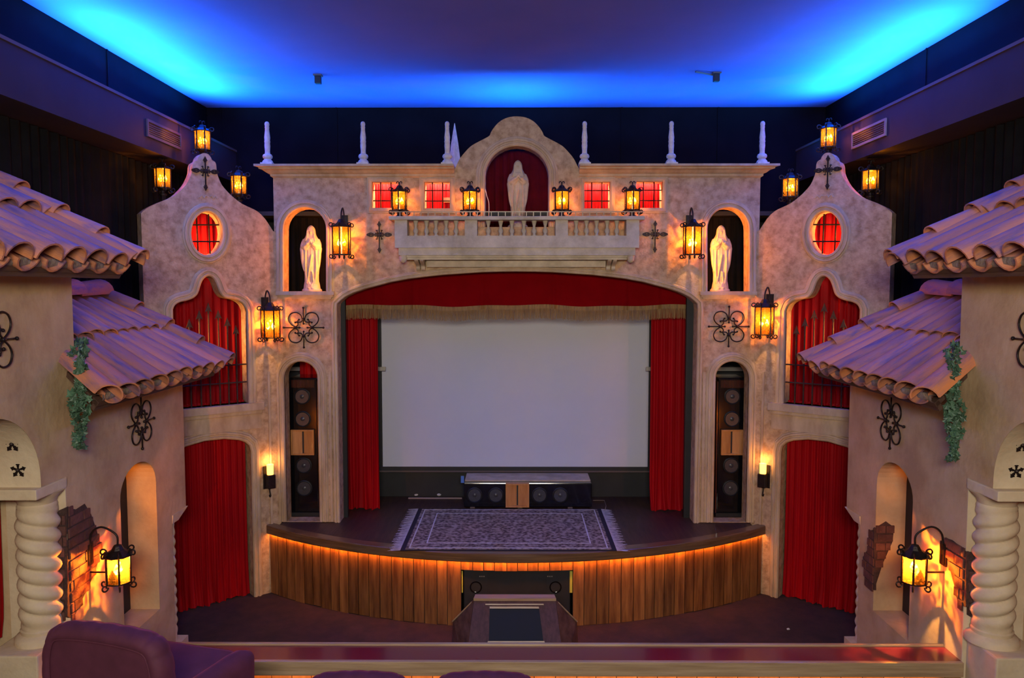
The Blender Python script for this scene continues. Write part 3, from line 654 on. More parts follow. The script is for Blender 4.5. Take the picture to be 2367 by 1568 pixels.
for sg, dxs, side in ((-1, [698.7, 700, 702.4, 703.5], 'left'), (1, [1692.7, 1691.6, 1689.8, 1688.5], 'right')):
    yf = 11.12; a_ = on_y(671 if sg < 0 else 1659, 1000, yf).x; c_ = on_y(734 if sg < 0 else 1722, 1000, yf).x; zt = on_y(700, 874, yf).z
    t = thing('tower_speaker', 'tall black gloss speaker with four woofers standing in the '+side+' arched niche', 'speaker', ((a_+c_)/2, yf, zst))
    MB().bevbox(a_, c_, yf, yf+0.5, zst+0.05, zt, 0.012).build('cabinet', 'gloss_black', t)
    for e in (a_-0.02, c_+0.001): MB().box(e, e+0.019, yf, yf+0.5, zst+0.04, zt-0.05).build('side_panel', 'walnut_gloss', t)
    MB().box(a_-0.015, c_+0.015, yf-0.03, yf+0.48, zst, zst+0.05).build('plinth', 'matt_black', t)
    MB().box(a_+0.03, c_-0.03, yf-0.008, yf+0.002, zt-0.14, zt-0.03).build('brow_panel', 'walnut_gloss', t)
    for px, py in zip(dxs, (917, 969, 1076.5, 1129)): w = on_y(px, py, yf); woofer((w.x, yf, w.z), 0.105, t)
    h0, h1 = (on_y(675, 1051, yf), on_y(727, 993, yf)) if sg < 0 else (on_y(1665, 1051, yf), on_y(1716, 993, yf))
    horn(h0.x, h1.x, yf, h0.z, h1.z, t)
ysb = plank_y(0)+0.09
sub = thing('subwoofer', 'wide matt black subwoofer with two round ports set into the stage front', 'speaker', (0, ysb, 0))
MB().bevbox(xo0+0.03, xo1-0.03, ysb, ysb+0.40, 0.02, zo-0.015, 0.012).build('cabinet', 'matt_black', sub)
MB().box(-0.36, 0.39, ysb-0.008, ysb+0.01, 0.06, zo-0.05).build('grille_cloth', 'black_paint', sub)
for px in (1100, 1284):
    w = on_y(px, 1358, ysb)
    b = MB().lathe([(0.055, -0.08), (0.055, -0.005), (0.066, 0.004), (0.078, 0.004), (0.078, -0.01), (0.07, -0.08)], 20); b.v = [(w.x+v[0], ysb-v[2], w.z+v[1]) for v in b.v]; b.build('port', 'gloss_black', sub, smooth=True, auto=40)
for px in (1114, 1271):
    w = on_y(px, 1333, ysb); bb = MB()
    for k in range(3): bb.box(w.x-0.034+k*0.026, w.x-0.018+k*0.026, ysb-0.004, ysb+0.002, w.z-0.006, w.z+0.006)
    bb.build('name_badge', 'metal_pale', sub)
for e in (xo0+0.14, xo1-0.14): MB().box(e-0.06, e+0.06, ysb+0.02, ysb+0.3, 0, 0.02).build('foot', 'matt_black', sub)

# fringed rug on the stage
c4 = [on_z(x, y, zst+0.008) for x, y in ((925, 1273), (1422, 1273), (1392, 1177), (967, 1177))]
rug = thing('rug', 'dark purple patterned rug with white fringed ends on the stage floor', 'rug', ((c4[0].x+c4[1].x)/2, (c4[0].y+c4[2].y)/2, zst))
rx0, rx1, ry0, ry1 = -0.0+(c4[0].x+c4[3].x)/2, (c4[1].x+c4[2].x)/2, c4[0].y, c4[2].y
z0 = zst+0.003
MB().box(rx0, rx1, ry0, ry1, z0, z0+0.008).build('rug_edge', 'rug_border', rug)
MB().box(rx0+0.06, rx1-0.06, ry0+0.035, ry1-0.03, z0+0.008, z0+0.012).build('rug_field', 'rug_pile', rug)
b = MB()
for i0, i1, j0, j1 in ((0.10, 0.12, 0.07, 0.06), (0.30, 0.32, 0.26, 0.25)):
    X0, X1, Y0, Y1 = rx0+i0, rx1-i0, ry0+j0, ry1-j0; w = 0.016
    b.box(X0, X1, Y0, Y0+w, z0+0.010, z0+0.014).box(X0, X1, Y1-w, Y1, z0+0.010, z0+0.014).box(X0, X0+w, Y0+w, Y1-w, z0+0.010, z0+0.014).box(X1-w, X1, Y0+w, Y1-w, z0+0.010, z0+0.014)
b.build('border_line', 'fringe_white', rug)
b = MB(); rf = random.Random(3)
for e, s_ in ((rx0, -1), (rx1, 1)):
    n = 150
    for i in range(n):
        y = ry0+(ry1-ry0)*(i+0.5)/n; l = 0.11+0.03*math.sin(i*0.7)+0.03*rf.random(); k = rf.uniform(-0.03, 0.03); w = 0.005
        b.add([(e, y-w, z0+0.006), (e, y+w, z0+0.006), (e+s_*l, y+k+w, z0), (e+s_*l, y+k-w, z0)], [(0, 1, 2, 3)])
o = b.build('rug_fringe', 'fringe_white', rug, fix=False); o['kind'] = 'stuff'

# slanted projector housing before the stage
hx = thing('projector_housing', 'purple-brown wooden housing with slanted dark glass front below the stage', 'cabinet', (0.0, 8.75, 0))
cx = (on_y(1190, 1400, 8.75).x)
fT, fB = 8.76, 8.36
def hp(x, y, z): return (cx+x, y, z)
MB().hexa([hp(-0.56, fB, 0), hp(0.56, fB, 0), hp(0.50, 9.05, 0), hp(-0.50, 9.05, 0)], [hp(-0.47, fT, 0.69), hp(0.47, fT, 0.69), hp(0.45, 8.86, 0.69), hp(-0.45, 8.86, 0.69)]).build('body', 'purple_wood', hx)
MB().hexa([hp(-0.475, fT-0.02, 0.69), hp(0.475, fT-0.02, 0.69), hp(0.46, 8.86, 0.69), hp(-0.46, 8.86, 0.69)], [hp(-0.475, fT-0.02, 0.72), hp(0.475, fT-0.02, 0.72), hp(0.46, 8.86, 0.72), hp(-0.46, 8.86, 0.72)]).build('top_board', 'trim_wood', hx)
def on_front(px, py):                          # point on the slanted face
    n = Vector((0, -0.69, 0.40)).normalized(); q = Vector((0, fT, 0.69)); d = ray(px, py); return EYE + d*((q-EYE).dot(n)/d.dot(n)), n
def fpoly(pts, h0, h1, nm, m):
    b = MB(); A = [on_front(x, y) for x, y in pts]
    b.hexa([a+n*h0 for a, n in A], [a+n*h1 for a, n in A]); b.build(nm, m, hx)
fpoly([(1122, 1398), (1256, 1398), (1275, 1520), (1115, 1520)], -0.01, 0.015, 'inner_frame', 'purple_wood')
fpoly([(1132, 1408), (1246, 1408), (1256, 1483), (1130, 1483)], 0.010, 0.022, 'dark_panel', 'dark_glass')
fpoly([(1122, 1397), (1256, 1397), (1257, 1400), (1122, 1400)], 0.0, 0.03, 'edge_bead', 'trim_wood')
fpoly([(1132, 1403.5), (1245, 1403.5), (1246, 1408), (1132, 1408)], 0.0, 0.028, 'edge_bead', 'trim_wood')
fpoly([(1128, 1483), (1258, 1483), (1260, 1489), (1126, 1489)], 0.0, 0.028, 'edge_bead', 'trim_wood')
for s_ in (-1, 1):
    q = [hp(s_*0.475, fT, 0.68), hp(s_*0.72, 8.93, 0.36), hp(s_*0.74, 8.93, 0.0), hp(s_*0.56, fB, 0.0)]; b = MB()
    b.hexa(q, [(x+s_*0.012, y+0.03, z) for x, y, z in q]).build('side_wing', 'brown_veneer', hx)
    MB().tube([hp(s_*0.50, fT+0.03, 0.655), hp(s_*0.735, 8.935, 0.362)], 0.008, 5).build('edge_bead', 'trim_wood', hx)

# ------------------------------------------------------------------ balcony
DBY = 10.42
FB = Fr((0, DBY, 0), (1, 0, 0), (0, -1, 0))
def bx(px, py=520): return FB.px(px, py)[0]
def bz(py): return FB.px(1190, py)[1]
bal = thing('balcony', 'grey stone balcony with turned balusters projecting under the central gable', 'balcony', (0, D, bz(600)))
MB().box(bx(912), bx(1478), DBY, D-0.001, bz(573), bz(545)).build('parapet', 'grey_stone', bal)
MB().box(bx(920), bx(1470), DBY+0.03, D-0.001, bz(590), bz(573)).build('fascia', 'grey_stone', bal)
MB().box(bx(926), bx(1465), DBY+0.07, D-0.001, bz(594.5), bz(590)).box(bx(930), bx(1461), DBY+0.10, D-0.001, bz(600), bz(594.5)).build('under_moulding', 'grey_stone', bal)
MB().bevbox(bx(899), bx(1490), DBY-0.035, DBY+0.22, bz(509), bz(500), 0.012).box(bx(899), bx(912)+0.12, DBY+0.22, D-0.001, bz(509), bz(500)).box(bx(1478)-0.12, bx(1490), DBY+0.22, D-0.001, bz(509), bz(500)).build('coping', 'grey_stone', bal)
for a_, c_ in ((912, 941), (1074, 1103), (1284, 1313), (1448, 1478)):
    MB().box(bx(a_), bx(c_), DBY+0.004, DBY+0.19, bz(546), bz(509)).build('pedestal', 'grey_stone', bal)
for a_, c_ in ((912, 920), (1470, 1478)): MB().box(bx(a_), bx(c_), DBY+0.19, D-0.001, bz(546), bz(509)).build('side_panel', 'grey_stone', bal)
zb0, zb1 = bz(545), bz(509); hB = zb1-zb0
bp = MB().lathe([(0.030, 0), (0.030, 0.08*hB), (0.018, 0.12*hB), (0.036, 0.30*hB), (0.034, 0.40*hB), (0.017, 0.55*hB), (0.024, 0.58*hB), (0.017, 0.62*hB), (0.026, 0.78*hB), (0.030, 0.88*hB), (0.034, 0.92*hB), (0.034, hB)], 10).mesh('baluster', smooth=True)
bp.materials.append(MAT['grey_stone'])
for px in (959, 984, 1006, 1030, 1053, 1128, 1157, 1183, 1211, 1235, 1261, 1333, 1357, 1380.5, 1405, 1427.5):
    o = bpy.data.objects.new('baluster', bp); COL.objects.link(o); o.parent = bal; o.location = Vector((bx(px, 527), DBY+0.09, zb0)) - bal.location
zr = bz(490); b = MB().box(bx(900, 490), bx(1489, 490), DBY-0.026, DBY-0.011, zr-0.006, zr+0.006)
b.build('top_rail', 'trim_wood', bal)
px = 909
while px < 1487:
    MB().box(bx(px)-0.006, bx(px)+0.006, DBY-0.025, DBY-0.012, bz(500), zr-0.006).build('rail_post', 'trim_wood', bal); px += 16.2
for px in (930, 1460):
    w = bx(px, 595); MB().lathe([(0.002, bz(608)), (0.03, bz(606)), (0.048, bz(601)), (0.055, bz(594)), (0.05, bz(585)), (0.035, bz(581)), (0.035, bz(578))], 12, (w, DBY+0.09, 0)).build('pendant', 'grey_stone', bal, smooth=True)
for px in (974, 1410):
    w = FM.px(px, 612)[0]; z1_, z0_ = bz(600), FM.px(1190, 626)[1]; b = MB(); prof = []
    for k in range(13):
        t = k/12; prof.append((0.26*(1-t)**1.4+0.03+0.025*math.sin(t*9), z1_+(z0_-z1_)*t))
    pts = [(D-0.0005, z1_)] + [(D-o_, z) for o_, z in prof] + [(D-0.0005, z0_)]; m = len(pts)
    for s_ in (0, 1):
        xx0 = w-0.06+s_*0.07; b2 = [(xx0, y, z) for y, z in pts] + [(xx0+0.05, y, z) for y, z in pts]
        b.add(b2, [tuple(range(m)), tuple(range(m, 2*m))[::-1]] + [(i, (i+1) % m, m+(i+1) % m, m+i) for i in range(m)])
    b.build('corbel', 'grey_stone', bal)
MB().box(FM.px(988, 610)[0], FM.px(1398, 610)[0], D-0.10, D-0.0005, FM.px(1190, 618)[1], bz(601)).build('bed_moulding', 'grey_stone', bal)

# ------------------------------------------------------------------ finials on the cornice
FC = Fr((0, D-0.02, 0), (1, 0, 0), (0, -1, 0))
zb = vt; hF = FC.px(1190, 281)[1]-zb
fp = [(0.075, 0), (0.075, 0.05), (0.066, 0.07), (0.05, 0.09), (0.045, 0.10), (0.062, 0.115), (0.068, 0.14), (0.058, 0.165), (0.036, 0.18), (0.034, 0.22), (0.040, 0.30), (0.036, 0.34), (0.041, 0.36), (0.036, 0.38), (0.040, 0.42), (0.030, 0.52), (0.028, 0.56), (0.032, 0.57), (0.028, 0.59), (0.033, 0.62), (0.028, 0.645), (0.015, 0.66)]
fp = [(r_, z*hF/0.66) for r_, z in fp]
fin = thing('cornice_finial', 'pale turned wooden finial at the far left end of the cornice', 'finial', group='finials along the cornice')
MB().lathe(fp, 14).build('shaft', 'plaster_white', fin, smooth=True, auto=50)
MB().box(-0.08, 0.08, -0.08, 0.08, 0, 0.035).build('base', 'plaster_white', fin)
labs = ['far left end of the cornice', 'second finial from the left on the cornice', 'left of the central gable beside the grey cone', 'right of the central gable', 'second finial from the right on the cornice', 'far right end of the cornice']
for k, px in enumerate((619, 840, 1034, 1351, 1551, 1761)):
    p = (FC.px(px, 380)[0], D-0.02, zb); lab = ('pale turned wooden finial at the '+labs[k]) if k in (0, 5) else ('pale turned wooden finial just '+labs[k] if k in (2, 3) else 'pale turned wooden '+labs[k].replace('second finial', 'finial, second'))
    if k == 0: fin.location = p; WM[fin.name] = Matrix.Translation(p); fin['label'] = lab
    else: dup(fin, p, 0, lab)
p = on_y(1048, 376, 11.3); q = on_y(1048, 285, 11.3)
tag(MB().lathe([(0.10, 5.55-p.z-0.0), (0.085, 0), (0.05, (q.z-p.z)*0.5), (0.004, q.z-p.z)], 4, (p.x+0.02, 11.3, p.z)).build('grey_cone', 'plaster_white'), 'slim pale grey pointed cone standing behind the cornice left of the gable', 'cone')
MB().box(p.x-0.12, p.x+0.16, D+TW, 11.42, 5.49, 5.55).build('cone_shelf', 'stone', facade)

# ------------------------------------------------------------------ statues
def make_statue(label):
    H = 0.93
    prof = [(0.0, .150, .120), (.03, .147, .118), (.035, .128, .108), (.08, .120, .10), (.15, .104, .090), (.25, .104, .088), (.35, .116, .090), (.45, .134, .092), (.55, .144, .094), (.65, .146, .094), (.72, .135, .092), (.78, .112, .085), (.82, .092, .078), (.845, .078, .072), (.87, .070, .070), (.90, .067, .072), (.93, .063, .070), (.955, .054, .062), (.98, .036, .042), (.995, .014, .016), (1.0, .002, .002)]
    def at(z):
        for i in range(len(prof)-1):
            a, b = prof[i], prof[i+1]
            if a[0] <= z <= b[0]:
                t = (z-a[0])/(b[0]-a[0]); return a[1]+(b[1]-a[1])*t, a[2]+(b[2]-a[2])*t
        return prof[-1][1:]
    b = MB(); rows = []; nz, nt = 130, 96
    for i in range(nz+1):
        z = i/nz; w, d = at(z); row = []
        fold = 0.0 if z < .035 else min(1, (z-.035)/.08)*max(0, 1-z/.80)
        for k in range(nt):
            a = 2*PI*k/nt; x = math.cos(a); y = math.sin(a)      # front is -y
            fa = math.atan2(x, -y)                               # 0 at the front
            m = 1.0 + fold*0.045*math.sin(fa*9 + 1.5*math.sin(z*7)) + fold*0.03*math.sin(fa*17+z*9)
            # mantle open in front: inner robe set back between its edges
            half = 0.62*max(0, min(1, (0.70-z)/0.10))*max(0, min(1, (z-0.10)/0.10))
            if half > 0 and abs(fa) < half: m *= 0.76 + 0.025*math.sin(fa*14+0.6)+0.02*math.sin(fa*7+z*6)
            if .80 < z < .955 and abs(fa) < 0.75: m *= 1-0.22*(1-abs(fa)/0.75)
            row.append((x*w*m*H, y*d*m*H, z*H))
        rows.append(row)
    b.grid(rows, wrap=True); b.f += [tuple(range(nt))[::-1]]
    me = b.mesh('robe', True); bm = bmesh.new(); bm.from_mesh(me)
    x = MB()
    def ell(c, r, n=10):
        q = MB().ball((0, 0, 0), 1.0, n); x.add([(c[0]*H+v[0]*r[0]*H, c[1]*H+v[1]*r[1]*H, c[2]*H+v[2]*r[2]*H) for v in q.v], q.f)
    ell((0, -.030, .898), (.040, .034, .052)); ell((0, -.066, .892), (.007, .011, .014)); ell((0, -.059, .872), (.014, .008, .005)); ell((0, -.050, .855), (.020, .014, .012))
    for s_ in (-1, 1): ell((s_*.016, -.058, .915), (.010, .008, .004)); ell((s_*.022, -.054, .893), (.013, .012, .012))
    def tb(pts, r, n=10): x.tube([(p[0]*H, p[1]*H, p[2]*H) for p in pts], [q*H for q in r], n)
    tb([(0, -.01, .80), (0, -.012, .87)], [.034, .030])
    for s_ in (-1, 1):
        tb(smooth_path([(s_*.092, .0, .78), (s_*.120, -.02, .71), (s_*.118, -.045, .665), (s_*.070, -.085, .695), (s_*.030, -.108, .728)], 4), [.036]*4+[.036]*4+[.034]*4+[.028]*4+[.020])      # sleeve
        tb(smooth_path([(s_*.105, -.055, .665), (s_*.085, -.075, .645), (s_*.060, -.085, .668)], 4), [.020, .022, .022, .022, .020, .018, .014, .010, .006], 6)             # hanging cuff
        tb([(s_*.026, -.110, .724), (s_*.012, -.116, .742), (s_*.008, -.115, .756)], [.015, .014, .012])
        for k in range(4):
            o = (k-1.5)*.008; tb([(s_*.007, -.115+o*.6, .752), (s_*.006, -.113+o*.7, .770), (s_*.004, -.108+o*.5, .790-abs(k-1.5)*.004)], [.0065, .006, .0045], 6)
        tb([(s_*.010, -.106, .744), (s_*.010, -.096, .762)], [.007, .005], 6)
        tb(smooth_path([(s_*.135, -.03, .66), (s_*.125, -.055, .52), (s_*.118, -.05, .40), (s_*.10, -.045, .30)], 4), [.030, .032, .030, .028, .027, .026, .024, .022, .020, .018, .015, .012, .010][:13])       # sleeve edge falling as mantle fold
        tb(smooth_path([(s_*.075, -.065, .64), (s_*.082, -.072, .45), (s_*.075, -.07, .25), (s_*.06, -.075, .12)], 4), [.014]*13, 6)
        tb(smooth_path([(s_*.042, -.055, .925), (s_*.050, -.052, .88), (s_*.055, -.06, .82), (s_*.075, -.075, .75)], 4), [.012, .013, .014, .014, .014, .015, .016, .017, .018, .018, .018, .018, .016][:13], 6)   # veil edge
        ell((s_*.03, -.09, .045), (.022, .035, .016))
    x.tube([(-0.05*H, -.078*H, .15*H), (-.02*H, -.082*H, .35*H), (.015*H, -.078*H, .55*H)], 0.010*H, 6); x.tube([(0.04*H, -.08*H, .12*H), (.02*H, -.082*H, .30*H)], 0.010*H, 6)
    me2 = x.mesh('x', True); bm.from_mesh(me2); bm.to_mesh(me); bm.free()
    o = bpy.data.objects.new('statue_tmp', me); COL.objects.link(o)
    md = o.modifiers.new('r', 'REMESH'); md.mode = 'VOXEL'; md.voxel_size = 0.0065; md.use_smooth_shade = True
    sm = o.modifiers.new('s', 'SMOOTH'); sm.iterations = 2; sm.factor = 0.4
    dg = bpy.context.evaluated_depsgraph_get(); body = bpy.data.meshes.new_from_object(o.evaluated_get(dg)); bpy.data.objects.remove(o)
    t = thing('statue', label, 'statue')
    body.materials.clear(); body.materials.append(MAT['statue_white']); bo = bpy.data.objects.new('figure', body); COL.objects.link(bo); bo.parent = t
    for p in body.polygons: p.use_smooth = True
    MB().lathe([(.148*H, 0), (.150*H, .006*H), (.150*H, .022*H), (.140*H, .032*H)], 24, (0, 0, 0), 1, 0.82).build('plinth', 'statue_white', t, smooth=True, auto=40)
    return t
st = make_statue('cream statue of a veiled figure with praying hands in the left niche')
zn = vz(700, 674)
p = on_y(721.5, 674, D+TW+0.02); st.location = (p.x, D+TW+0.02, zn); st.rotation_euler = (0, 0, R(4))
p = on_y(1664, 674, D+TW+0.02); dup(st, (p.x, D+TW+0.02, zn), R(-6), 'cream statue of a veiled figure with praying hands in the right niche')
zf = vz(1190, 525)
MB().fbox(FM, nc[0][0], nc[-1][0], zf-0.06, zf, -TW-0.40, -0.001).build('niche_floor', 'stone', facade)
p = on_y(1197, 500, D+0.12); dup(st, (p.x, D+0.12, zf+0.0), R(2), 'grey-white statue of a veiled figure under the central gable')

# ------------------------------------------------------------------ ironwork
XZ = Fr((0, 0, 0), (1, 0, 0), (0, -1, 0))
def make_cross(label):                          # unit: half height about 0.21
    t = thing('iron_cross', label, 'cross', group='wrought iron crosses')
    MB().box(-0.008, 0.008, -0.02, -0.006, -0.22, 0.15).build('upright', 'iron', t); MB().box(-0.13, 0.13, -0.021, -0.007, -0.008, 0.008).build('crossbar', 'iron', t)
    def spear(x, z, ang):
        b = MB(); ca, sa = math.cos(ang), math.sin(ang)
        pts = [(0, .055), (.022, .012), (.030, 0), (.014, -.004), (.018, -.02), (-.018, -.02), (-.014, -.004), (-.030, 0), (-.022, .012)]
        b.plate(XZ, [(x+u*ca+v*sa, z-u*sa+v*ca) for u, v in pts], [], 0.004, 0.022).build('spear_tip', 'iron', t)
    spear(0, .135, 0); spear(0, -.20, PI)
    for s_ in (-1, 1):
        b = MB(); c = (s_*0.115, 0); n = 14                        # open pointed lobe at the arm end
        out = [(c[0]+s_*(0.045*math.cos(2*PI*k/n)*(1.35 if math.cos(2*PI*k/n) > 0.9 else 1)), 0.030*math.sin(2*PI*k/n)) for k in range(n)]
        inn = [(c[0]+s_*0.020*math.cos(2*PI*k/n), 0.015*math.sin(2*PI*k/n)) for k in range(n)]
        b.plate(XZ, out, [inn], 0.004, 0.022).build('arm_lobe', 'iron', t)
        for v in (-1, 1):
            pts = smooth_path([(s_*.006, -.012, v*.015), (s_*.03, -.012, v*.035), (s_*.028, -.012, v*.06), (s_*.048, -.012, v*.055)], 4)
            MB().tube(pts, 0.007, 5).build('scroll', 'iron', t)
            pts = smooth_path([(s_*.012, -.012, v*.006), (s_*.05, -.012, v*.022), (s_*.056, -.012, v*.004)], 4); MB().tube(pts, 0.006, 5).build('scroll', 'iron', t)
    return t
def make_quatrefoil(label):                     # unit: loops reach 0.21, bars 0.28
    t = thing('iron_scrollwork', label, 'ironwork', group='wrought iron scrollwork quatrefoils')
    k = 0.21
    q = [(.30, .53), (.37, .46), (.36, .38), (.25, .36), (.12, .42), (.08, .55), (.20, .85), (.5, 1.0), (.85, .9), (1.0, .58), (.88, .28), (.60, .06), (.47, .09), (.37, .2), (.37, .32), (.46, .38), (.55, .34)]
    for sx in (-1, 1):
        for sz in (-1, 1):
            MB().tube(smooth_path([(sx*a*k, -0.02, sz*c*k) for a, c in q], 4), 0.0085, 6).ball((sx*.30*k, -0.02, sz*.53*k), 0.014, 6).ball((sx*.55*k, -0.02, sz*.34*k), 0.014, 6).build('scroll_loop', 'iron', t, smooth=True)
    for dx, dz in ((1, 0), (-1, 0), (0, 1), (0, -1)):
        MB().tube([(dx*.06, -0.02, dz*.06), (dx*.27, -0.02, dz*.27)], 0.008, 6).ball((dx*.275, -0.02, dz*.275), 0.016, 6).ball((dx*.055, -0.02, dz*.055), 0.014, 6).build('bar', 'iron', t, smooth=True)
        MB().tube([(dx*.10, -0.018, dz*.10), (dx*.135, -0.018, dz*.135)], 0.018, 8).build('collar', 'iron', t, smooth=True)
    return t
def at_fr(fr, px, py, w=0.0): u, v = fr.px(px, py, w); return fr.p(u, v, w)
# (frame normal gives the heading)
FTR = Fr((3.31, D, 0), (math.cos(PHI), -math.sin(PHI), 0), (-math.sin(PHI), -math.cos(PHI), 0))
AH = 3.9                                       # side house walls
FHL = Fr((-AH, 0, 0), (0, 1, 0), (1, 0, 0)); FHR = Fr((AH, 0, 0), (0, 1, 0), (-1, 0, 0))
cr = make_cross('black iron cross on the facade left of the balcony'); cr.location = at_fr(FM, 877, 543, 0.0)
dup(cr, at_fr(FM, 1514, 542), 0, 'black iron cross on the facade right of the balcony')
dup(cr, at_fr(FT, 474, 396), PHI, 'black iron cross at the top of the left tower'); dup(cr, at_fr(FTR, 1914, 393), -PHI, 'black iron cross at the top of the right tower')
qf = make_quatrefoil('black iron quatrefoil on the facade beside the left wall lantern'); qf.location = at_fr(FM, 702.5, 757.5)
dup(qf, at_fr(FM, 1684, 755), 0, 'black iron quatrefoil on the facade beside the right wall lantern')
dup(qf, at_fr(FHL, 323, 977), PI/2, 'black iron quatrefoil above the arched window of the left house'); dup(qf, at_fr(FHR, 2063, 976), -PI/2, 'black iron quatrefoil above the arched window of the right house')
dup(qf, at_fr(FHL, -22, 788), PI/2, 'black iron quatrefoil cut off by the left edge of the picture'); dup(qf, at_fr(FHR, 2402, 788), -PI/2, 'black iron quatrefoil cut off by the right edge of the picture')

# ------------------------------------------------------------------ lanterns
AMB = (1.0, 0.50, 0.13)
def spiral(c, r, a0, turns, dirx, dirz=(0, 0, 1), n=12):      # flat curl in the plane of dirx and z
    c = Vector(c); X = Vector(dirx); Z = Vector(dirz)
    return [c + (X*math.cos(a0+turns*2*PI*k/n) + Z*math.sin(a0+turns*2*PI*k/n))*r*(1-0.55*k/n) for k in range(n+1)]
def lantern_core(t, r, hz, z0, nb=6, curls=True, lit=True):
    z1 = z0+hz
    g = [(r*0.97, z0), (r*1.0, z0+hz*0.3), (r*0.98, z0+hz*0.7), (r*1.0, z1)]
    b = MB(); n = 20; b.grid([[(q*math.cos(2*PI*k/n), q*math.sin(2*PI*k/n), z) for k in range(n)] for q, z in g], wrap=True); b.build('glass', 'amber_glass', t, smooth=True, fix=False)
    b = MB(); pr = [(r*1.08, z0-0.012), (r*1.08, z0), (r*0.90, z0), (r*0.90, z0-0.012), (r*1.08, z0-0.012)]; b.grid([[(q*math.cos(2*PI*k/18), q*math.sin(2*PI*k/18), z) for q, z in pr] for k in range(19)]); b.build('base_ring', 'iron', t)
    MB().box(-r*0.95, r*0.95, -0.014, 0.014, z0-0.010, z0).box(-0.014, 0.014, -r*0.95, r*0.95, z0-0.010, z0).build('base_cross', 'iron', t)
    MB().lathe([(r*1.22, z1), (r*1.25, z1+0.012), (r*0.95, z1+r*0.30), (r*0.55, z1+r*0.55), (r*0.38, z1+r*0.85), (r*0.30, z1+r*0.95), (0.004, z1+r*1.0)], 8).build('roof', 'iron', t)
    for k in range(nb):
        a = 2*PI*(k+0.5)/nb; d = Vector((math.cos(a), math.sin(a), 0)); rr = r*1.07
        pts = [d*rr+Vector((0, 0, z0-0.012)), d*rr+Vector((0, 0, z1+0.004))]
        br = MB().tube(pts, 0.009, 5).build('bar', 'iron', t)
        if curls:
            for zc_, s_ in ((z0-0.03, -1), (z1+0.03, 1)):
                MB().tube(spiral(d*(rr+0.022)+Vector((0, 0, zc_)), 0.033, PI if s_ > 0 else PI, -1.05*s_, d), 0.008, 5).build('curl', 'iron', br)
    zb_ = z0+hz*0.30
    for s_ in (-1, 1):
        cn = MB().lathe([(0.011, z0), (0.011, zb_)], 8, (s_*r*0.32, 0, 0)).build('candle_sleeve', 'trim_wood', t)
        MB().lathe([(0.010, zb_), (0.025, zb_+0.028), (0.023, zb_+0.05), (0.004, zb_+0.095)], 10, (s_*r*0.32, 0, 0)).build('bulb', 'bulb', cn, smooth=True)
    return zb_+0.108
def make_wall_lantern(label, power, r=0.115, hz=0.36, off=0.20, dz=0.0):            # wall at y=0, lantern towards -y
    t = thing('wall_lantern', label, 'lantern', group='iron and amber glass lanterns')
    sub = thing('core', 'x', 'x')
    zc = lantern_core(sub, r, hz, 0.06)
    for ch in list(sub.children): ch.parent = t; ch.location = (0, -off, 0)
    bpy.data.objects.remove(sub)
    zq = 0.44-dz*1.8; MB().box(-0.05, 0.05, -0.018, 0, zq, zq+0.16+dz*0.4).box(-0.038, 0.038, -0.026, -0.018, zq+0.015, zq+0.145+dz*0.4).build('backplate', 'iron', t)
    MB().tube(smooth_path([(0.0, -0.02, 0.50-dz*1.5), (0.0, -0.03, 0.62-dz), (0.0, -0.02-off*0.4, 0.69-dz), (0.0, -off+0.01, 0.62-dz), (0.0, -off, 0.52-dz)], 6), 0.010, 6).build('hook_arm', 'iron', t, smooth=True)
    MB().tube([(0, -0.0, 0.27-dz), (0, -off+r, 0.27-dz)], 0.009, 6).build('stay', 'iron', t)
    point('lantern_light', (0, -off, zc), power, AMB, 0.007, t)
    return t
def make_post_lantern(label, power):
    t = thing('post_lantern', label, 'lantern', group='iron and amber glass lanterns')
    r, hz = 0.095, 0.235
    zc = lantern_core(t, r, hz, 0.10)
    MB().lathe([(0.048, 0), (0.052, 0.02), (0.035, 0.03), (0.032, 0.06), (0.06, 0.085), (0.075, 0.09)], 10).build('foot', 'iron', t, smooth=True, auto=40)
    for s_ in (-1, 1): MB().tube(smooth_path([(0, 0, 0.42), (s_*0.008, 0, 0.47), (s_*0.030, 0, 0.475), (s_*0.034, 0, 0.452)], 4), 0.006, 5).build('crest_curl', 'iron', t)
    MB().lathe([(0.012, 0.41), (0.008, 0.46)], 6).build('spire', 'iron', t)
    point('lantern_light', (0, 0, zc), power, AMB, 0.007, t)
    return t
wlan = make_wall_lantern('amber wall lantern between the left niche statue and the balcony', 24.0)
wlan.location = at_fr(FM, 790, 598) - Vector((0, 0, 0)); q = FM.px(790, 604, 0.2); wlan.location = (on_y(790, 598, D-0.2).x, D, on_y(790, 598, D-0.2).z)
p = on_y(1600, 598, D-0.2); dup(wlan, (p.x, D, p.z), 0, 'amber wall lantern between the right niche statue and the balcony')
def place(fr, px, py, off, rz, lab):
    u, v = fr.px(px, py, off); dup(wlan, fr.p(u, v, 0), rz, lab)
place(FT, 626, 790, 0.2, PHI, 'amber wall lantern on the left tower beside the iron quatrefoil'); place(FTR, 1766, 783, 0.2, -PHI, 'amber wall lantern on the right tower beside the iron quatrefoil')
hl = make_wall_lantern('short round amber lantern beside the arched window of the left house', 90.0, 0.105, 0.235, 0.27, 0.13)
u, v = FHL.px(275, 1358, 0.27); hl.location = FHL.p(u, v, 0); hl.rotation_euler = (0, 0, PI/2)
u, v = FHR.px(2112, 1358, 0.27); dup(hl, FHR.p(u, v, 0), -PI/2, 'short round amber lantern beside the arched window of the right house')
pl_ = make_post_lantern('amber post lantern at the left end of the balcony', 8.0)
zco = bz(500)
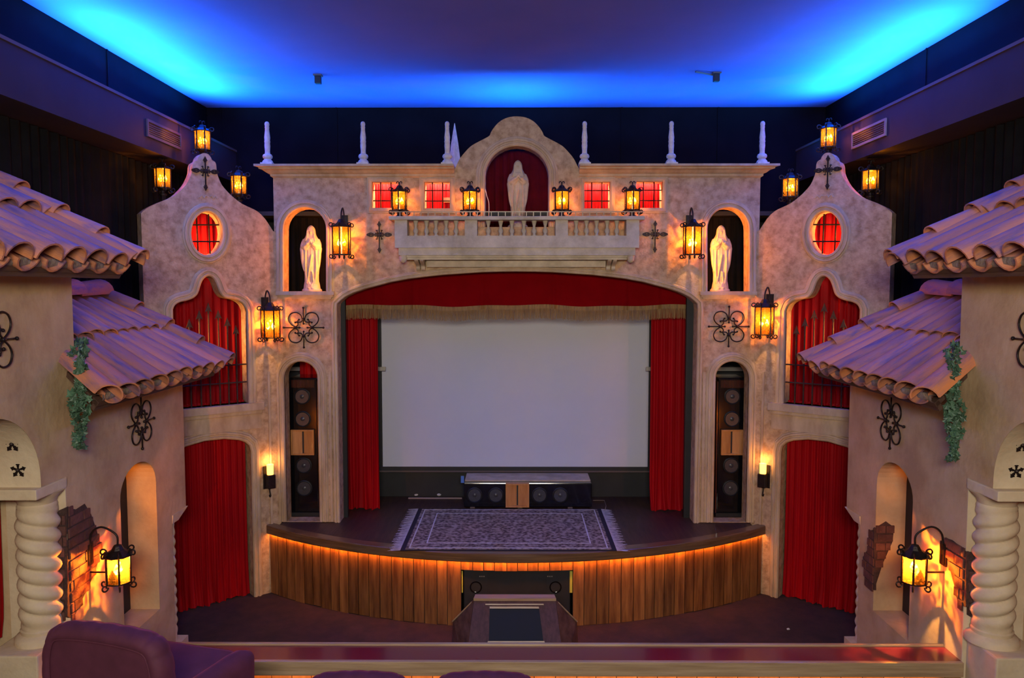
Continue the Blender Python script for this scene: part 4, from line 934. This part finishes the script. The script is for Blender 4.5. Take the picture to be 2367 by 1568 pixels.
for k, (px, lab) in enumerate(((922, 'amber post lantern at the left end of the balcony'), (1086, 'amber post lantern on the balcony left of the central statue'), (1299, 'amber post lantern on the balcony right of the central statue'), (1463, 'amber post lantern at the right end of the balcony'))):
    p = (on_y(px, 495, DBY+0.10).x, DBY+0.165, zco)
    if k == 0: pl_.location = p
    else: dup(pl_, p, 0, lab)
# lanterns standing behind the tower tops, each on an iron post fixed to the back of the tower
for sg, lst in ((-1, ((377, 452, 'left tower, outer side by the drape'), (469, 364, 'left tower, above its iron cross'), (553, 466, 'left tower, inner side by the cornice'))),
                (1, ((2011, 457, 'right tower, outer side by the drape'), (1914, 358, 'right tower, above its iron cross'), (1826, 472, 'right tower, inner side by the cornice')))):
    fr = FT if sg < 0 else FTR
    for px, py, lab in lst:
        u, v = fr.px(px, py, -TW-0.09); p = fr.p(u, v, -TW-0.09); t = dup(pl_, p, PHI*(-sg), 'amber post lantern behind the top of the '+lab)
        MB().lathe([(0.035, -0.75), (0.035, 0.0)], 4, p).build('post', 'iron', t); q = fr.p(u, v-0.6, -TW)
        b = MB(); b.tube([fr.p(u, v-0.6, -TW+0.001), fr.p(u, v-0.6, -TW-0.07)], 0.02, 6); b.build('bracket', 'iron', t)

# candle sconces
def make_sconce(label):
    t = thing('candle_sconce', label, 'sconce', group='candle sconces')
    MB().box(-0.075, 0.075, -0.015, 0, 0.08, 0.40).build('backplate', 'iron', t); MB().bevbox(-0.055, 0.055, -0.13, -0.015, 0.10, 0.29, 0.01).build('holder', 'iron', t)
    MB().tube(smooth_path([(0, -0.03, 0.10), (0, -0.05, 0.03), (0, -0.07, -0.01), (0, -0.045, -0.03), (0, -0.03, -0.005)], 5), 0.010, 6).build('hook', 'iron', t, smooth=True)
    b = MB().lathe([(0.044, 0.29), (0.046, 0.40), (0.047, 0.43), (0.038, 0.435), (0.034, 0.40), (0.002, 0.395)], 14, (0, -0.075, 0)); b.build('candle', 'candle', t, smooth=True, auto=50)
    point('candle_light', (0, -0.085, 0.475), 2.6, (1.0, 0.42, 0.09), 0.03, t)
    return t
sc = make_sconce('lit candle sconce on the pier left of the stage'); u, v = FT.px(626, 1145, 0.08); sc.location = FT.p(u, v, 0); sc.rotation_euler = (0, 0, PHI)
u, v = FTR.px(1762, 1143, 0.08); dup(sc, FTR.p(u, v, 0), -PHI, 'lit candle sconce on the pier right of the stage')

# ------------------------------------------------------------------ side houses (left drawn, right mirrored)
UN = FHL.px(168, 720)[0]                        # far end of the tall near block
UF = FHL.px(425, 1000)[0]                       # far end of the lower block
UJ = FHL.px(155, 1200)[0]                       # far jamb of the near arch
UE = FHL.px(401, 1300)[0]                       # far end below the corner capital
zcap = FHL.px(155, 1101)[1]
WT = 0.42
XE, XR = -3.45, -4.87                           # eave and ridge lines of both pent roofs
ZEM, ZRM = 3.36, 4.16; ZEN, ZRN = 4.47, 5.28
sl_m = (ZRM-ZEM)/(XE-XR)
p1 = FHL.px(94, 1106); p2 = FHL.px(0, 969)
ra = ((p1[0]-p2[0])**2 + (p2[1]-p1[1])**2)/(2*(p1[0]-p2[0]))          # arch circle through both points, springing vertical
zs_ = p1[1]; arc = [(p1[0]-ra+ra*math.cos(PI*k/24), zs_+ra*math.sin(PI*k/24)) for k in range(25)]
u_near = p1[0]-2*ra
wn, wf = FHL.px(281, 1250)[0], FHL.px(368, 1362)[0]; wz0 = FHL.px(371, 1407)[1]; wz1 = FHL.px(362, 1113)[1]; wtop = FHL.px(330, 1065)[1]
whole = [(wn, wz0), (wn, wz1)] + [((wn+wf)/2-(wf-wn)/2*math.cos(PI*k/16), wz1+(wtop-wz1)*math.sin(PI*k/16)) for k in range(1, 16)] + [(wf, wz1), (wf, wz0)]
zcap2 = FHL.px(428, 1172)[1]
hout = [(3.2, 0), (3.2, ZEN+0.10), (UN, ZEN+0.10), (UN, ZEM+0.13), (UF, ZEM+0.13), (UF, zcap2), (UE, zcap2), (UE, 0), (UJ, 0), (UJ, zcap)] + [(p1[0], zcap)] + arc + [(u_near, 0)]
def half_tile(n=9, r0=0.105, r1=0.125, th=0.014, inv=False):
    b = MB(); rows = []
    for k in range(n+1):
        a = PI*k/n; s_ = -1 if inv else 1
        def q(r, x): return (x, -math.cos(a)*r, s_*math.sin(a)*r*0.82)
        rows.append([q(r0, 0), q(r1, 1), q(r1-th, 1), q(r0-th, 0), q(r0, 0)])
    b.grid(rows); b.f += [(0, 1, 2, 3), tuple(n*5+i for i in (3, 2, 1, 0))]
    me = b.mesh('roof_tile', True); me.materials.append(MAT['tile'])
    try: me.set_sharp_from_angle(angle=R(50))
    except Exception: pass
    return me
T_COV, T_PAN = half_tile(), half_tile(inv=True, r0=0.10, r1=0.10)
def put_tile(me, a, b_, nrm, wk, par, mirror, lift=0.0, twist=0.0):
    a = Vector(a); b_ = Vector(b_); X = (b_-a); L = X.length; X.normalize(); Z = Vector(nrm).normalized(); Z = (Z - X*Z.dot(X)).normalized()
    if twist: Z = Matrix.Rotation(twist, 3, X) @ Z
    Y = Z.cross(X); a = a+Z*lift
    if mirror: a.x, X.x, Y.x, Z.x = -a.x, -X.x, -Y.x, -Z.x; Y = -Y
    M = Matrix(((X.x*L, Y.x*wk, Z.x*wk, a.x), (X.y*L, Y.y*wk, Z.y*wk, a.y), (X.z*L, Y.z*wk, Z.z*wk, a.z), (0, 0, 0, 1)))
    o = bpy.data.objects.new('roof_tile', me); COL.objects.link(o); o.parent = par; o.matrix_local = WM[par.name].inverted() @ M
    return o
def pent_roof(name, label, e0, e1, r0, r1, ze, zr, ncol, ncourse, mi, seed, rake):
    rg = random.Random(seed); s_ = 1 if not mi else -1
    t = thing(name, label, 'roof', (s_*XE, (e0+e1)/2, ze-0.1))
    nrm = Vector((ze-zr, 0, XR-XE)).normalized(); nrm = -nrm if nrm.z < 0 else nrm
    def pt(f, k): return Vector((XR+(XE-XR)*k, (r0+(r1-r0)*f)+((e0+(e1-e0)*f)-(r0+(r1-r0)*f))*k, zr+(ze-zr)*k))
    # deck boards under the tiles
    A = [pt(0, 0), pt(1, 0), pt(1, 0.99), pt(0, 0.99)]
    MB().hexa([p-nrm*0.085 for p in A], [p-nrm*0.045 for p in A]).build('deck_board', 'eave_wood', t, mirror=mi)
    B = [pt(0, 0.955), pt(1, 0.955), pt(1, 0.985), pt(0, 0.985)]
    MB().hexa([p-nrm*0.13 for p in B], [p-nrm*0.05 for p in B]).build('fascia_board', 'eave_wood', t, mirror=mi)
    b = MB(); nm = ncol*6
    rows = []
    for i in range(nm+1):
        c = pt(i/nm, 0.985); j = 0.012*rg.random(); rows.append([c-nrm*(0.05+j), c+Vector((0.02+j, 0, -0.0))-nrm*0.03, c+nrm*(0.02+j), c-Vector((0.08, 0, 0))+nrm*0.02])
    b.grid(rows).build('mortar_bed', 'mortar', t, mirror=mi, smooth=True)
    for i in range(ncol+1):
        f = i/ncol
        for c in range(ncourse):
            k0 = c/ncourse-0.05; k1 = (c+1)/ncourse + (0.03 if c == ncourse-1 else 0.012)
            wk = (e1-e0)/ncol/0.265*(0.62+0.38*(c+1)/ncourse if r1-r0 < (e1-e0)*0.8 else 1.0)
            jit = rg.uniform(-0.012, 0.012)
            a, b2 = pt(f, max(0, k0+jit)), pt(f, k1+jit)+nrm*(0.042+rg.uniform(-0.008, 0.012)); b2.y += rg.uniform(-0.012, 0.012)
            put_tile(T_COV, a, b2, nrm, wk*rg.uniform(0.95, 1.06), t, mi, 0.004, rg.uniform(-0.12, 0.12))
            if i < ncol:
                put_tile(T_PAN, pt(f+0.5/ncol, max(0, k0)), pt(f+0.5/ncol, k1-0.015), nrm, wk*1.0, t, mi, 0.035+0.004*c)
    # stepped rake tiles at the far edge and the cap along the top
    for c in range(rake):
        k0 = c/rake-0.02; k1 = (c+1)/rake+0.035
        a, b2 = pt(1, max(0, k0)), pt(1, k1); a.y += 0.05; b2.y += 0.05
        put_tile(T_COV, a, b2+nrm*0.045, nrm, 1.0, t, mi, 0.065, rg.uniform(-0.1, 0.1))
    n = max(3, int(abs(r1-r0)/0.45)); up = Vector((0.25, 0, 1))
    for c in range(n):
        a, b2 = pt(c/n, 0.0), pt((c+1)/n, 0.0); b2.y += 0.06
        put_tile(T_COV, a, b2+Vector((0, 0, 0.03)), up, 1.25, t, mi, 0.07)
    return t
FJ = Fr((0, UJ-0.012, 0), (1, 0, 0), (0, -1, 0))
FW = Fr((0, wf, 0), (1, 0, 0), (0, -1, 0))      # far jamb of the arched window
def inside(p, poly):
    r_ = False; n = len(poly)
    for i in range(n):
        (x1, y1), (x2, y2) = poly[i], poly[(i+1) % n]
        if (y1 > p[1]) != (y2 > p[1]) and p[0] < (x2-x1)*(p[1]-y1)/(y2-y1)+x1: r_ = not r_
    return r_
def brick_patch(fr, poly, par, mi, seed, u_lim=None, bw_=0.20, bh=0.095):
    rg = random.Random(seed); v0 = min(q[1] for q in poly); v1 = max(q[1] for q in poly); u0 = min(q[0] for q in poly); u1 = max(q[0] for q in poly)
    MB().plate(fr, poly, [], -0.02, 0.004).build('mortar_patch', 'brick_mortar', par, mirror=mi)
    r_ = 0; v = v0-bh*0.3
    while v < v1:
        u = u0-bw_*(0.5 if r_ % 2 else 0.05)
        while u < u1:
            a, c = max(u, u0-0.01), min(u+bw_-0.010, u1+0.01)
            if u_lim: a, c = max(a, u_lim[0]), min(c, u_lim[1])
            # trim the brick to the broken outline
            s_ = [a+(c-a)*k/8 for k in range(9)] if c > a else []
            ok = [x for x in s_ if inside((x, v+bh*0.5), poly)]
            if len(ok) >= 2 and ok[-1]-ok[0] > 0.025:
                h = 0.012+rg.uniform(0, 0.008); aa, cc = ok[0], ok[-1]; j = lambda: rg.uniform(-0.004, 0.004)
                b = MB(); b.hexa([fr.p(aa+j(), v+j(), -0.02), fr.p(cc+j(), v+j(), -0.02), fr.p(cc, v+0.004, h), fr.p(aa, v+0.004, h)], [fr.p(aa, v+bh-0.010, -0.02), fr.p(cc, v+bh-0.010, -0.02), fr.p(cc, v+bh-0.014, h), fr.p(aa, v+bh-0.014+j(), h)])
                b.build('brick', 'brick', par, mirror=mi)
            u += bw_
        v += bh; r_ += 1
def twist_column(cx_, cy_, z0, z1, r, pitch, hand, nm, mi, par, m='cream_stucco'):
    b = MB(); rows = []; nz = int((z1-z0)/pitch*12); nt = 36
    for i in range(nz+1):
        z = z0+(z1-z0)*i/nz; f = min(1, 8*(i/nz), 8*(1-i/nz)); row = []
        for k in range(nt):
            a = 2*PI*k/nt; q = r*(0.93*(1-f)+f*(0.80+0.25*abs(math.cos(a+hand*PI*z/pitch))**0.8)); row.append((cx_+q*math.cos(a), cy_+q*math.sin(a), z))
        rows.append(row)
    b.grid(rows, wrap=True).build(nm, m, par, smooth=True, mirror=mi)
leaf_me = None
for sg, side in ((-1, 'left'), (1, 'right')):
    mi = sg > 0; s_ = sg
    h = struct(MB().plate(FHL, hout, [whole], -WT, 0).build('wall_house_'+side, 'house_stucco', mirror=mi), side+' stucco house wall with arched window and near arch')
    # return wall and filler behind, black board standing in for the dark window void
    MB().box(XR-0.15, -AH-WT, UJ+0.004, UJ+0.05, 0, ZEN+0.10).box(XR-0.15, -AH-WT, UF-0.12, UF, zcap2-0.3, ZEM+0.13).build('return_wall', 'house_stucco', h, mirror=mi)
    MB().box(-AH-0.35, -AH-0.32, wn+0.001, wf-0.001, wz0+0.001, wtop+0.0).build('void_board', 'black_paint', h, mirror=mi)
    b = MB(); rows = []                          # cream lining of the near arch
    for (u, v) in [(p1[0], zcap)]+arc[:20]: rows.append([FHL.p(u-0.006, v-0.003, -WT-0.14), FHL.p(u-0.006, v-0.003, 0.004)])
    b.grid(rows).build('arch_lining', 'cream_stucco', h, mirror=mi, smooth=True, fix=False)
    b = MB(); b.box(-AH-WT-0.1, -AH+0.002, UJ-0.012, UJ-0.001, 0, zcap); b.build('jamb_lining', 'cream_stucco', h, mirror=mi)
    # near twisted column with capital and plinth
    ccx, ccy = -4.085, (6.41+UJ)/2-0.0
    t = thing('twisted_column', 'thick cream barley-twist column carrying the near arch on the '+side, 'column', (s_*4.085, ccy, 0))
    zp = on_y(90, 1492, ccy-0.17).z; za0, za1 = zcap-0.09, zcap
    MB().bevbox(-4.36, -3.93, UJ-0.44, UJ-0.013, 0, zp-0.02, 0.015).build('plinth', 'cream_stucco', t, mirror=mi)
    MB().lathe([(0.21, zp-0.02), (0.21, zp+0.02), (0.19, zp+0.045), (0.16, zp+0.06), (0.165, zp+0.09), (0.145, zp+0.11)], 28, (ccx, ccy, 0)).build('base_ring', 'cream_stucco', t, mirror=mi, smooth=True, auto=40)
    twist_column(ccx, ccy, zp+0.10, za0-0.14, 0.165, 0.128, 1, 'shaft', mi, t)
    MB().lathe([(0.150, za0-0.15), (0.155, za0-0.12), (0.145, za0-0.10), (0.16, za0-0.06), (0.20, za0-0.02), (0.215, za0)], 28, (ccx, ccy, 0)).build('capital', 'cream_stucco', t, mirror=mi, smooth=True, auto=40)
    MB().bevbox(-4.40, -3.885, UJ-0.44, UJ-0.002, za0, za1-0.002, 0.010).build('abacus', 'cream_stucco', t, mirror=mi)
    # slim column at the far corner
    yy = UE+0.055; t = thing('twisted_column', 'slim twisted column at the far corner of the '+side+' house beside the red doorway', 'column', (s_*4.0, yy, 0))
    zq = FHL.px(437, 1456)[1]
    MB().box(-4.15, -AH+0.05, UE+0.002, UE+0.22, 0, max(0.06, zq)).build('plinth', 'cream_stucco', t, mirror=mi)
    twist_column(-4.0, UE+0.085, max(0.06, zq), zcap2-0.10, 0.082, 0.115, 1, 'shaft', mi, t)
    MB().hexa([(-4.12, UE+0.003, zcap2-0.10), (-AH+0.0, UE+0.003, zcap2-0.10), (-AH+0.0, UE+0.16, zcap2-0.10), (-4.12, UE+0.16, zcap2-0.10)], [(-4.2, UE+0.003, zcap2-0.002), (-AH+0.012, UE+0.003, zcap2-0.002), (-AH+0.012, UF+0.03, zcap2-0.002), (-4.2, UF+0.03, zcap2-0.002)]).build('capital', 'cream_stucco', t, mirror=mi)
    # curtain inside the near arch
    tag(cloth('arch_curtain', 'red_velvet', [(-4.46, UJ-0.03), (-4.46, 4.2)], 1.235, 3.4, 0.10, 0.022, None, hem=0.3, rows=10, seed=50, mirror=mi), 'red curtain inside the near arch behind the '+side+' barley-twist column', 'curtain')
    # iron stars on the arch lining
    for k, (px, py) in enumerate(((28, 1027), (42, 1087))):
        best = min(((u, v) for u, v in [(p1[0], zcap+0.02)]+arc[:14]), key=lambda q: abs(FHL.p(q[0], q[1], 0).z - on_y(px, py, 6.4).z))
        st_ = thing('iron_star', ('upper' if k == 0 else 'lower')+' black iron star on the cream arch above the '+side+' twisted column', 'ornament', (s_*4.2, best[0], best[1]))
        d = ray(px, py); p = EYE+d*(best[0]-0.012)/d.y; b = MB(); n = 5
        for q in range(n):
            a = PI/2+2*PI*q/n; c_, s2 = math.cos(a), math.sin(a)
            pts = [(0.006, 0), (0.026, 0.009), (0.040, 0.010), (0.043, 0.020), (0.052, 0.011), (0.068, 0.0), (0.052, -0.011), (0.043, -0.020), (0.040, -0.010), (0.026, -0.009)]
            b2 = MB().plate(Fr((p.x, best[0]-0.008, p.z), (1, 0, 0), (0, -1, 0)), [(x*c_-y*s2, x*s2+y*c_) for x, y in pts], [], -0.004, 0.008); b2.build('petal', 'iron', st_, mirror=mi)
        q = MB().ball((p.x, best[0]-0.016, p.z), 0.018, 6); q.build('boss', 'iron', st_, mirror=mi)
    # exposed brick
    if not mi:
        brick_patch(FHL, FHL.path([(155, 1175), (175, 1178), (195, 1165), (210, 1190), (222, 1225), (233, 1262), (226, 1300), (214, 1335), (190, 1385), (168, 1432), (155, 1426)]), h, mi, 1, (UJ+0.001, 99))
        brick_patch(FJ, [(u, v) for u, v in FJ.path([(137, 1180), (155, 1172), (155, 1428), (128, 1418), (124, 1300), (127, 1195)])], h, mi, 2, (-9, -AH-0.002))
    else:
        M2 = lambda pts: [(2386-x, y) for x, y in pts]
        brick_patch(FHL, FHL.path(M2([(2184, 1241), (2199, 1246), (2231, 1272), (2231, 1400), (2213, 1395), (2202, 1344), (2181, 1261)])), h, mi, 3, (UJ+0.001, 99))
        brick_patch(FJ, FJ.path(M2([(2231, 1272), (2246, 1273), (2269, 1300), (2273, 1398), (2250, 1429), (2231, 1417)])), h, mi, 4, (-9, -AH-0.002))
        brick_patch(FHL, FHL.path(M2([(2020, 1222), (2008, 1225), (2005, 1268), (1994, 1286), (1999, 1344), (2020, 1362)])), h, mi, 5, (wf+0.001, 99))
        brick_patch(FW, FW.path(M2([(2019, 1220), (2046, 1203), (2065, 1217), (2061, 1250), (2039, 1300), (2019, 1362)])), h, mi, 6, (-9, -AH-0.002))
    # roofs
    pent_roof('tiled_roof', 'long lower clay tile pent roof over the arched window of the '+side+' house', 6.44, 9.05, 7.35, 9.05, ZEM, ZRM, 9, 2, mi, 70+sg, 4)
    t = pent_roof('tiled_roof', 'upper clay tile pent roof cut off by the '+side+' edge of the picture', 4.0, 6.95, 4.0, 6.95, ZEN, ZRN, 9, 2, mi, 80+sg, 4)
    for px, py in ((95, 618), (250, 628)):       # lumps of mortar under the eave
        p = on_x(px, py, XE-0.16); b = MB().ball((0, 0, 0), 1, 8); rg = random.Random(int(px))
        b.v = [(p.x+v[0]*0.10*rg.uniform(.85, 1.15), p.y+v[1]*0.16*rg.uniform(.9, 1.1), p.z+0.01+v[2]*0.05*rg.uniform(.8, 1.2)) for v in b.v]; b.build('mortar_lump', 'mortar', t, mirror=mi, smooth=True)
    # ivy hanging at the corner
    iv = thing('ivy', 'hanging green ivy at the corner of the '+side+' house roof', 'plant', (s_*(AH-0.05), UN, FHL.px(168, 1035)[1]))
    rg = random.Random(90+sg); zt_, zb_ = FHL.px(180, 790)[1], FHL.px(180, 1035 if sg < 0 else 1055)[1]
    if leaf_me is None:
        lp = [(0, -.045), (.028, -.05), (.022, -.02), (.05, -.005), (.022, .012), (.0, .06), (-.022, .012), (-.05, -.005), (-.022, -.02), (-.028, -.05)]
        lb = MB(); lb.add([(x, y, 0.008 if k % 2 else 0) for k, (x, y) in enumerate(lp)]+[(0, 0, 0.012)], [(k, (k+1) % 10, 10) for k in range(10)]); leaf_me = lb.mesh('leaf'); leaf_me.materials.append(MAT['leaf'])
    nr_ = Vector((ZRM-ZEM, 0, XE-XR)).normalized(); q0 = Vector((XE, 0, ZEM))+nr_*0.13
    def ivy_at(px, py, out=0.0):                 # trails over the roof near the corner, then hangs free in front of its end
        d = ray(px, py); t1 = (q0-EYE).dot(nr_)/d.dot(nr_) if abs(d.dot(nr_)) > 1e-4 else 99; p = EYE+d*t1
        if py > 862 or not (6.5 < p.y < 7.6): p = EYE+d*((6.53-out)/d.y)
        elif py > 830: p = p.lerp(EYE+d*((6.53-out)/d.y), (py-830)/32)
        return Vector((p.x*(1 if not mi else -1), p.y-out*0.5, p.z))
    pb = 1035 if sg < 0 else 1060
    for q in range(3):
        pts = [ivy_at(186+7*(q-1)+7*math.sin(k*0.8+q*2), 790+(pb-800)*k/16) for k in range(17)]; MB().tube(pts, 0.004, 4).build('vine_stem', 'stem', iv)
    for q in range(190):
        f = rg.random(); wv = 9+5*math.sin(f*11+1.0); py = 785+(pb-785)*f
        o = bpy.data.objects.new('leaf', leaf_me); COL.objects.link(o); o.parent = iv
        o.location = ivy_at(187+max(-20, min(22, rg.gauss(0, wv))), py, rg.uniform(0, 0.07))-iv.location
        o.rotation_euler = (R(rg.uniform(40, 120)), R(rg.uniform(-40, 40)), R(rg.uniform(-50, 50)) - s_*R(15)); k = rg.uniform(0.45, 0.85); o.scale = (k, k, k)

# ------------------------------------------------------------------ counter before the front row
by0, by1, bzt = 6.60, 6.93, 1.03
bar = thing('counter', 'long glossy dark red counter with wooden edge across the bottom of the picture', 'counter', (0, by0, 0.0))
xe = AH-0.004
MB().box(-xe, xe, by0+0.02, by1-0.035, bzt-0.04, bzt).build('top_panel', 'bar_lacquer', bar)
MB().bevbox(-xe, xe, by0-0.02, by0+0.022, bzt-0.125, bzt+0.004, 0.006).build('front_trim', 'trim_wood', bar)
MB().bevbox(-xe, xe, by1-0.037, by1, bzt-0.06, bzt+0.018, 0.006).build('rear_trim', 'trim_wood', bar)
MB().box(-xe, xe, by0+0.06, by1-0.05, 0.0, bzt-0.04).build('core_wall', 'matt_black', bar)
x = -xe; rp = random.Random(4)
while x < xe-0.02:
    x2 = min(x+rp.uniform(0.165, 0.19), xe); MB().box(x+0.003, x2-0.003, by0+0.025, by0+0.06, 0.0, bzt-0.126).build('plank', 'bar_plank', bar); x = x2
area('counter_strip', (0, by0-0.005, bzt-0.13), (0, by0+0.03, 0.4), 7.4, 0.01, 5.0, (1.0, 0.30, 0.04))

# ------------------------------------------------------------------ armchairs
def make_chair(label):
    t = thing('armchair', label, 'chair', group='purple velvet armchairs')
    hw, hb, zb0_ = 0.43, 0.92, 0.16
    pts = [(-hw*0.90, zb0_), (-hw*0.97, 0.40), (-hw, 0.62), (-hw*0.97, 0.76), (-hw*0.86, 0.86), (-hw*0.62, 0.905), (0, hb), (hw*0.62, 0.905), (hw*0.86, 0.86), (hw*0.97, 0.76), (hw, 0.62), (hw*0.97, 0.40), (hw*0.90, zb0_)]
    P = smooth_path([(a, c, 0) for a, c in pts], 8); n = len(P); s = [0]
    for i in range(1, n): s.append(s[-1]+math.hypot(P[i][0]-P[i-1][0], P[i][1]-P[i-1][1]))
    def ring(ins, y, bulge, pleat):
        row = []
        for i, (x, z, _) in enumerate(P):
            j0, j1 = max(0, i-1), min(n-1, i+1); tx, tz = P[j1][0]-P[j0][0], P[j1][1]-P[j0][1]; L = math.hypot(tx, tz); nx, nz = tz/L, -tx/L     # inward
            k = abs(math.sin(s[i]/s[-1]*PI*17))**0.35; o = ins - bulge + pleat*(1-k)
            row.append((x+nx*o, y+(-0.5 if y < 0 else 0.5)*0.0, max(zb0_, z+nz*o)))
        return row
    rows = [ring(0.10, -0.32, 0, 0), ring(0.05, -0.28, 0, 0.004), ring(0.015, -0.30, 0, 0.012), ring(0, -0.35, 0, 0.016), ring(0.005, -0.40, 0, 0.015), ring(0.03, -0.432, 0, 0.010), ring(0.065, -0.438, 0, 0.004), ring(0.078, -0.425, 0, 0)]
    b = MB().grid(rows); b.build('back_roll', 'purple_velvet', t, smooth=True)
    rear = ring(0.074, -0.422, 0, 0); c = len(rear)
    b = MB(); b.add(rear, [tuple(range(c))]); b.build('back_panel', 'purple_velvet', t)
    MB().tube(ring(0.078, -0.428, 0, 0), 0.006, 5).build('piping', 'purple_velvet', t, smooth=True)
    fr_ = ring(0.10, -0.32, 0, 0); b = MB(); b.add(fr_+[(x*0.9, -0.24, z*0.98) for x, _, z in fr_], [tuple(range(c, 2*c))]+[(i, i+1, c+i+1, c+i) for i in range(c-1)]); b.build('back_cushion', 'purple_velvet', t, smooth=False)
    for s_ in (-1, 1):
        b = MB(); rows = []
        for k in range(11):
            y = -0.36+0.78*k/10; rr = 0.085*(1 if k < 9 else (0.93 if k == 9 else 0.55)); zt_ = 0.53-0.03*k/10
            rows.append([(s_*(0.375+rr*math.cos(a)), y, (zt_-0.085+rr*math.sin(a))) for a in [PI*q/10 for q in range(11)]] + [(s_*(0.375-rr*0.9), y, 0.2), (s_*(0.375+rr*0.9), y, 0.2)])
        b.grid(rows, wrap=True); m = 13; b.f += [tuple(range(m)), tuple(10*m+q for q in range(m))[::-1]]
        b.build('armrest', 'purple_velvet', t, smooth=True, auto=60)
    MB().bevbox(-0.30, 0.30, -0.26, 0.42, 0.30, 0.46, 0.05).build('seat_cushion', 'purple_velvet', t, smooth=True)
    MB().box(-0.42, 0.42, -0.40, 0.40, 0.12, 0.30).build('seat_frame', 'purple_velvet', t)
    for a_ in (-0.36, 0.36):
        for c_ in (-0.35, 0.35): MB().lathe([(0.018, 0), (0.03, 0.12)], 8, (a_, c_, 0)).build('leg', 'walnut_gloss', t)
    return t
ch = make_chair('large purple velvet armchair in the left foreground, turned slightly right')
pc = on_y(265, 1440, 4.75); ch.scale = (1.08, 1.08, 1.08); ch.location = (pc.x+0.11, 5.02, 1.23); ch.rotation_euler = (0, 0, R(-16))
for px, lab in ((822, 'purple velvet armchair at the bottom edge, left of the middle'), (1120, 'purple velvet armchair at the bottom edge, just below the projector housing')):
    p = on_y(px, 1555, 5.65); o = dup(ch, (p.x, 6.07, 0.46), 0, lab); o.scale = (0.97, 0.97, 1)

# ------------------------------------------------------------------ small things lying about
p = [on_y(x, y, D-0.02) for x, y in ((1122, 438), (1125, 452), (1130, 470), (1130, 500), (1130, 523))]
tag(MB().tube(smooth_path(p, 5), 0.006, 5).build('cable', 'cable_white', smooth=True), 'thin white cable hanging at the left edge of the central niche', 'cable')
def crumple(px, py, z, rad, seed):
    rg = random.Random(seed); c = on_z(px, py, z); b = MB().ball((0, 0, 0), rad, 6); b.v = [(c.x+v[0]*rg.uniform(.7, 1.2)*1.3, c.y+v[1]*rg.uniform(.7, 1.2), z+rad*0.75+v[2]*rg.uniform(.6, .75)) for v in b.v]
    return b.build('paper_scrap', 'cable_white')
tag(crumple(962, 1147, zst+0.004, 0.03, 1), 'small crumpled scrap on the dark stage floor, leftmost of the three', 'scrap')
tag(crumple(1015, 1147, zst+0.004, 0.035, 2), 'small crumpled scrap on the dark stage floor, middle of the three', 'scrap')
tag(crumple(1029, 1146, zst+0.004, 0.022, 3), 'small crumpled scrap on the dark stage floor, nearest the long speaker', 'scrap')
tag(crumple(1822, 1457, 0.0, 0.018, 4), 'tiny pale scrap on the carpet before the right house', 'scrap')
a, b_ = on_z(944, 1153, zst), on_z(1068, 1153, zst)
tag(MB().box(a.x, b_.x, a.y-0.02, a.y+0.02, zst+0.001, zst+0.018).build('batten', 'vent_pale'), 'thin pale batten lying at the back of the stage left of the speaker', 'batten')
q = [on_z(x, y, zst+0.008) for x, y in ((1371, 1157), (1397, 1157), (1401, 1170), (1399, 1178))]
tag(MB().tube([tuple(v) for v in q], 0.006, 5).build('cable', 'vent_pale', smooth=True), 'thin pale cable on the stage floor right of the long speaker', 'cable')
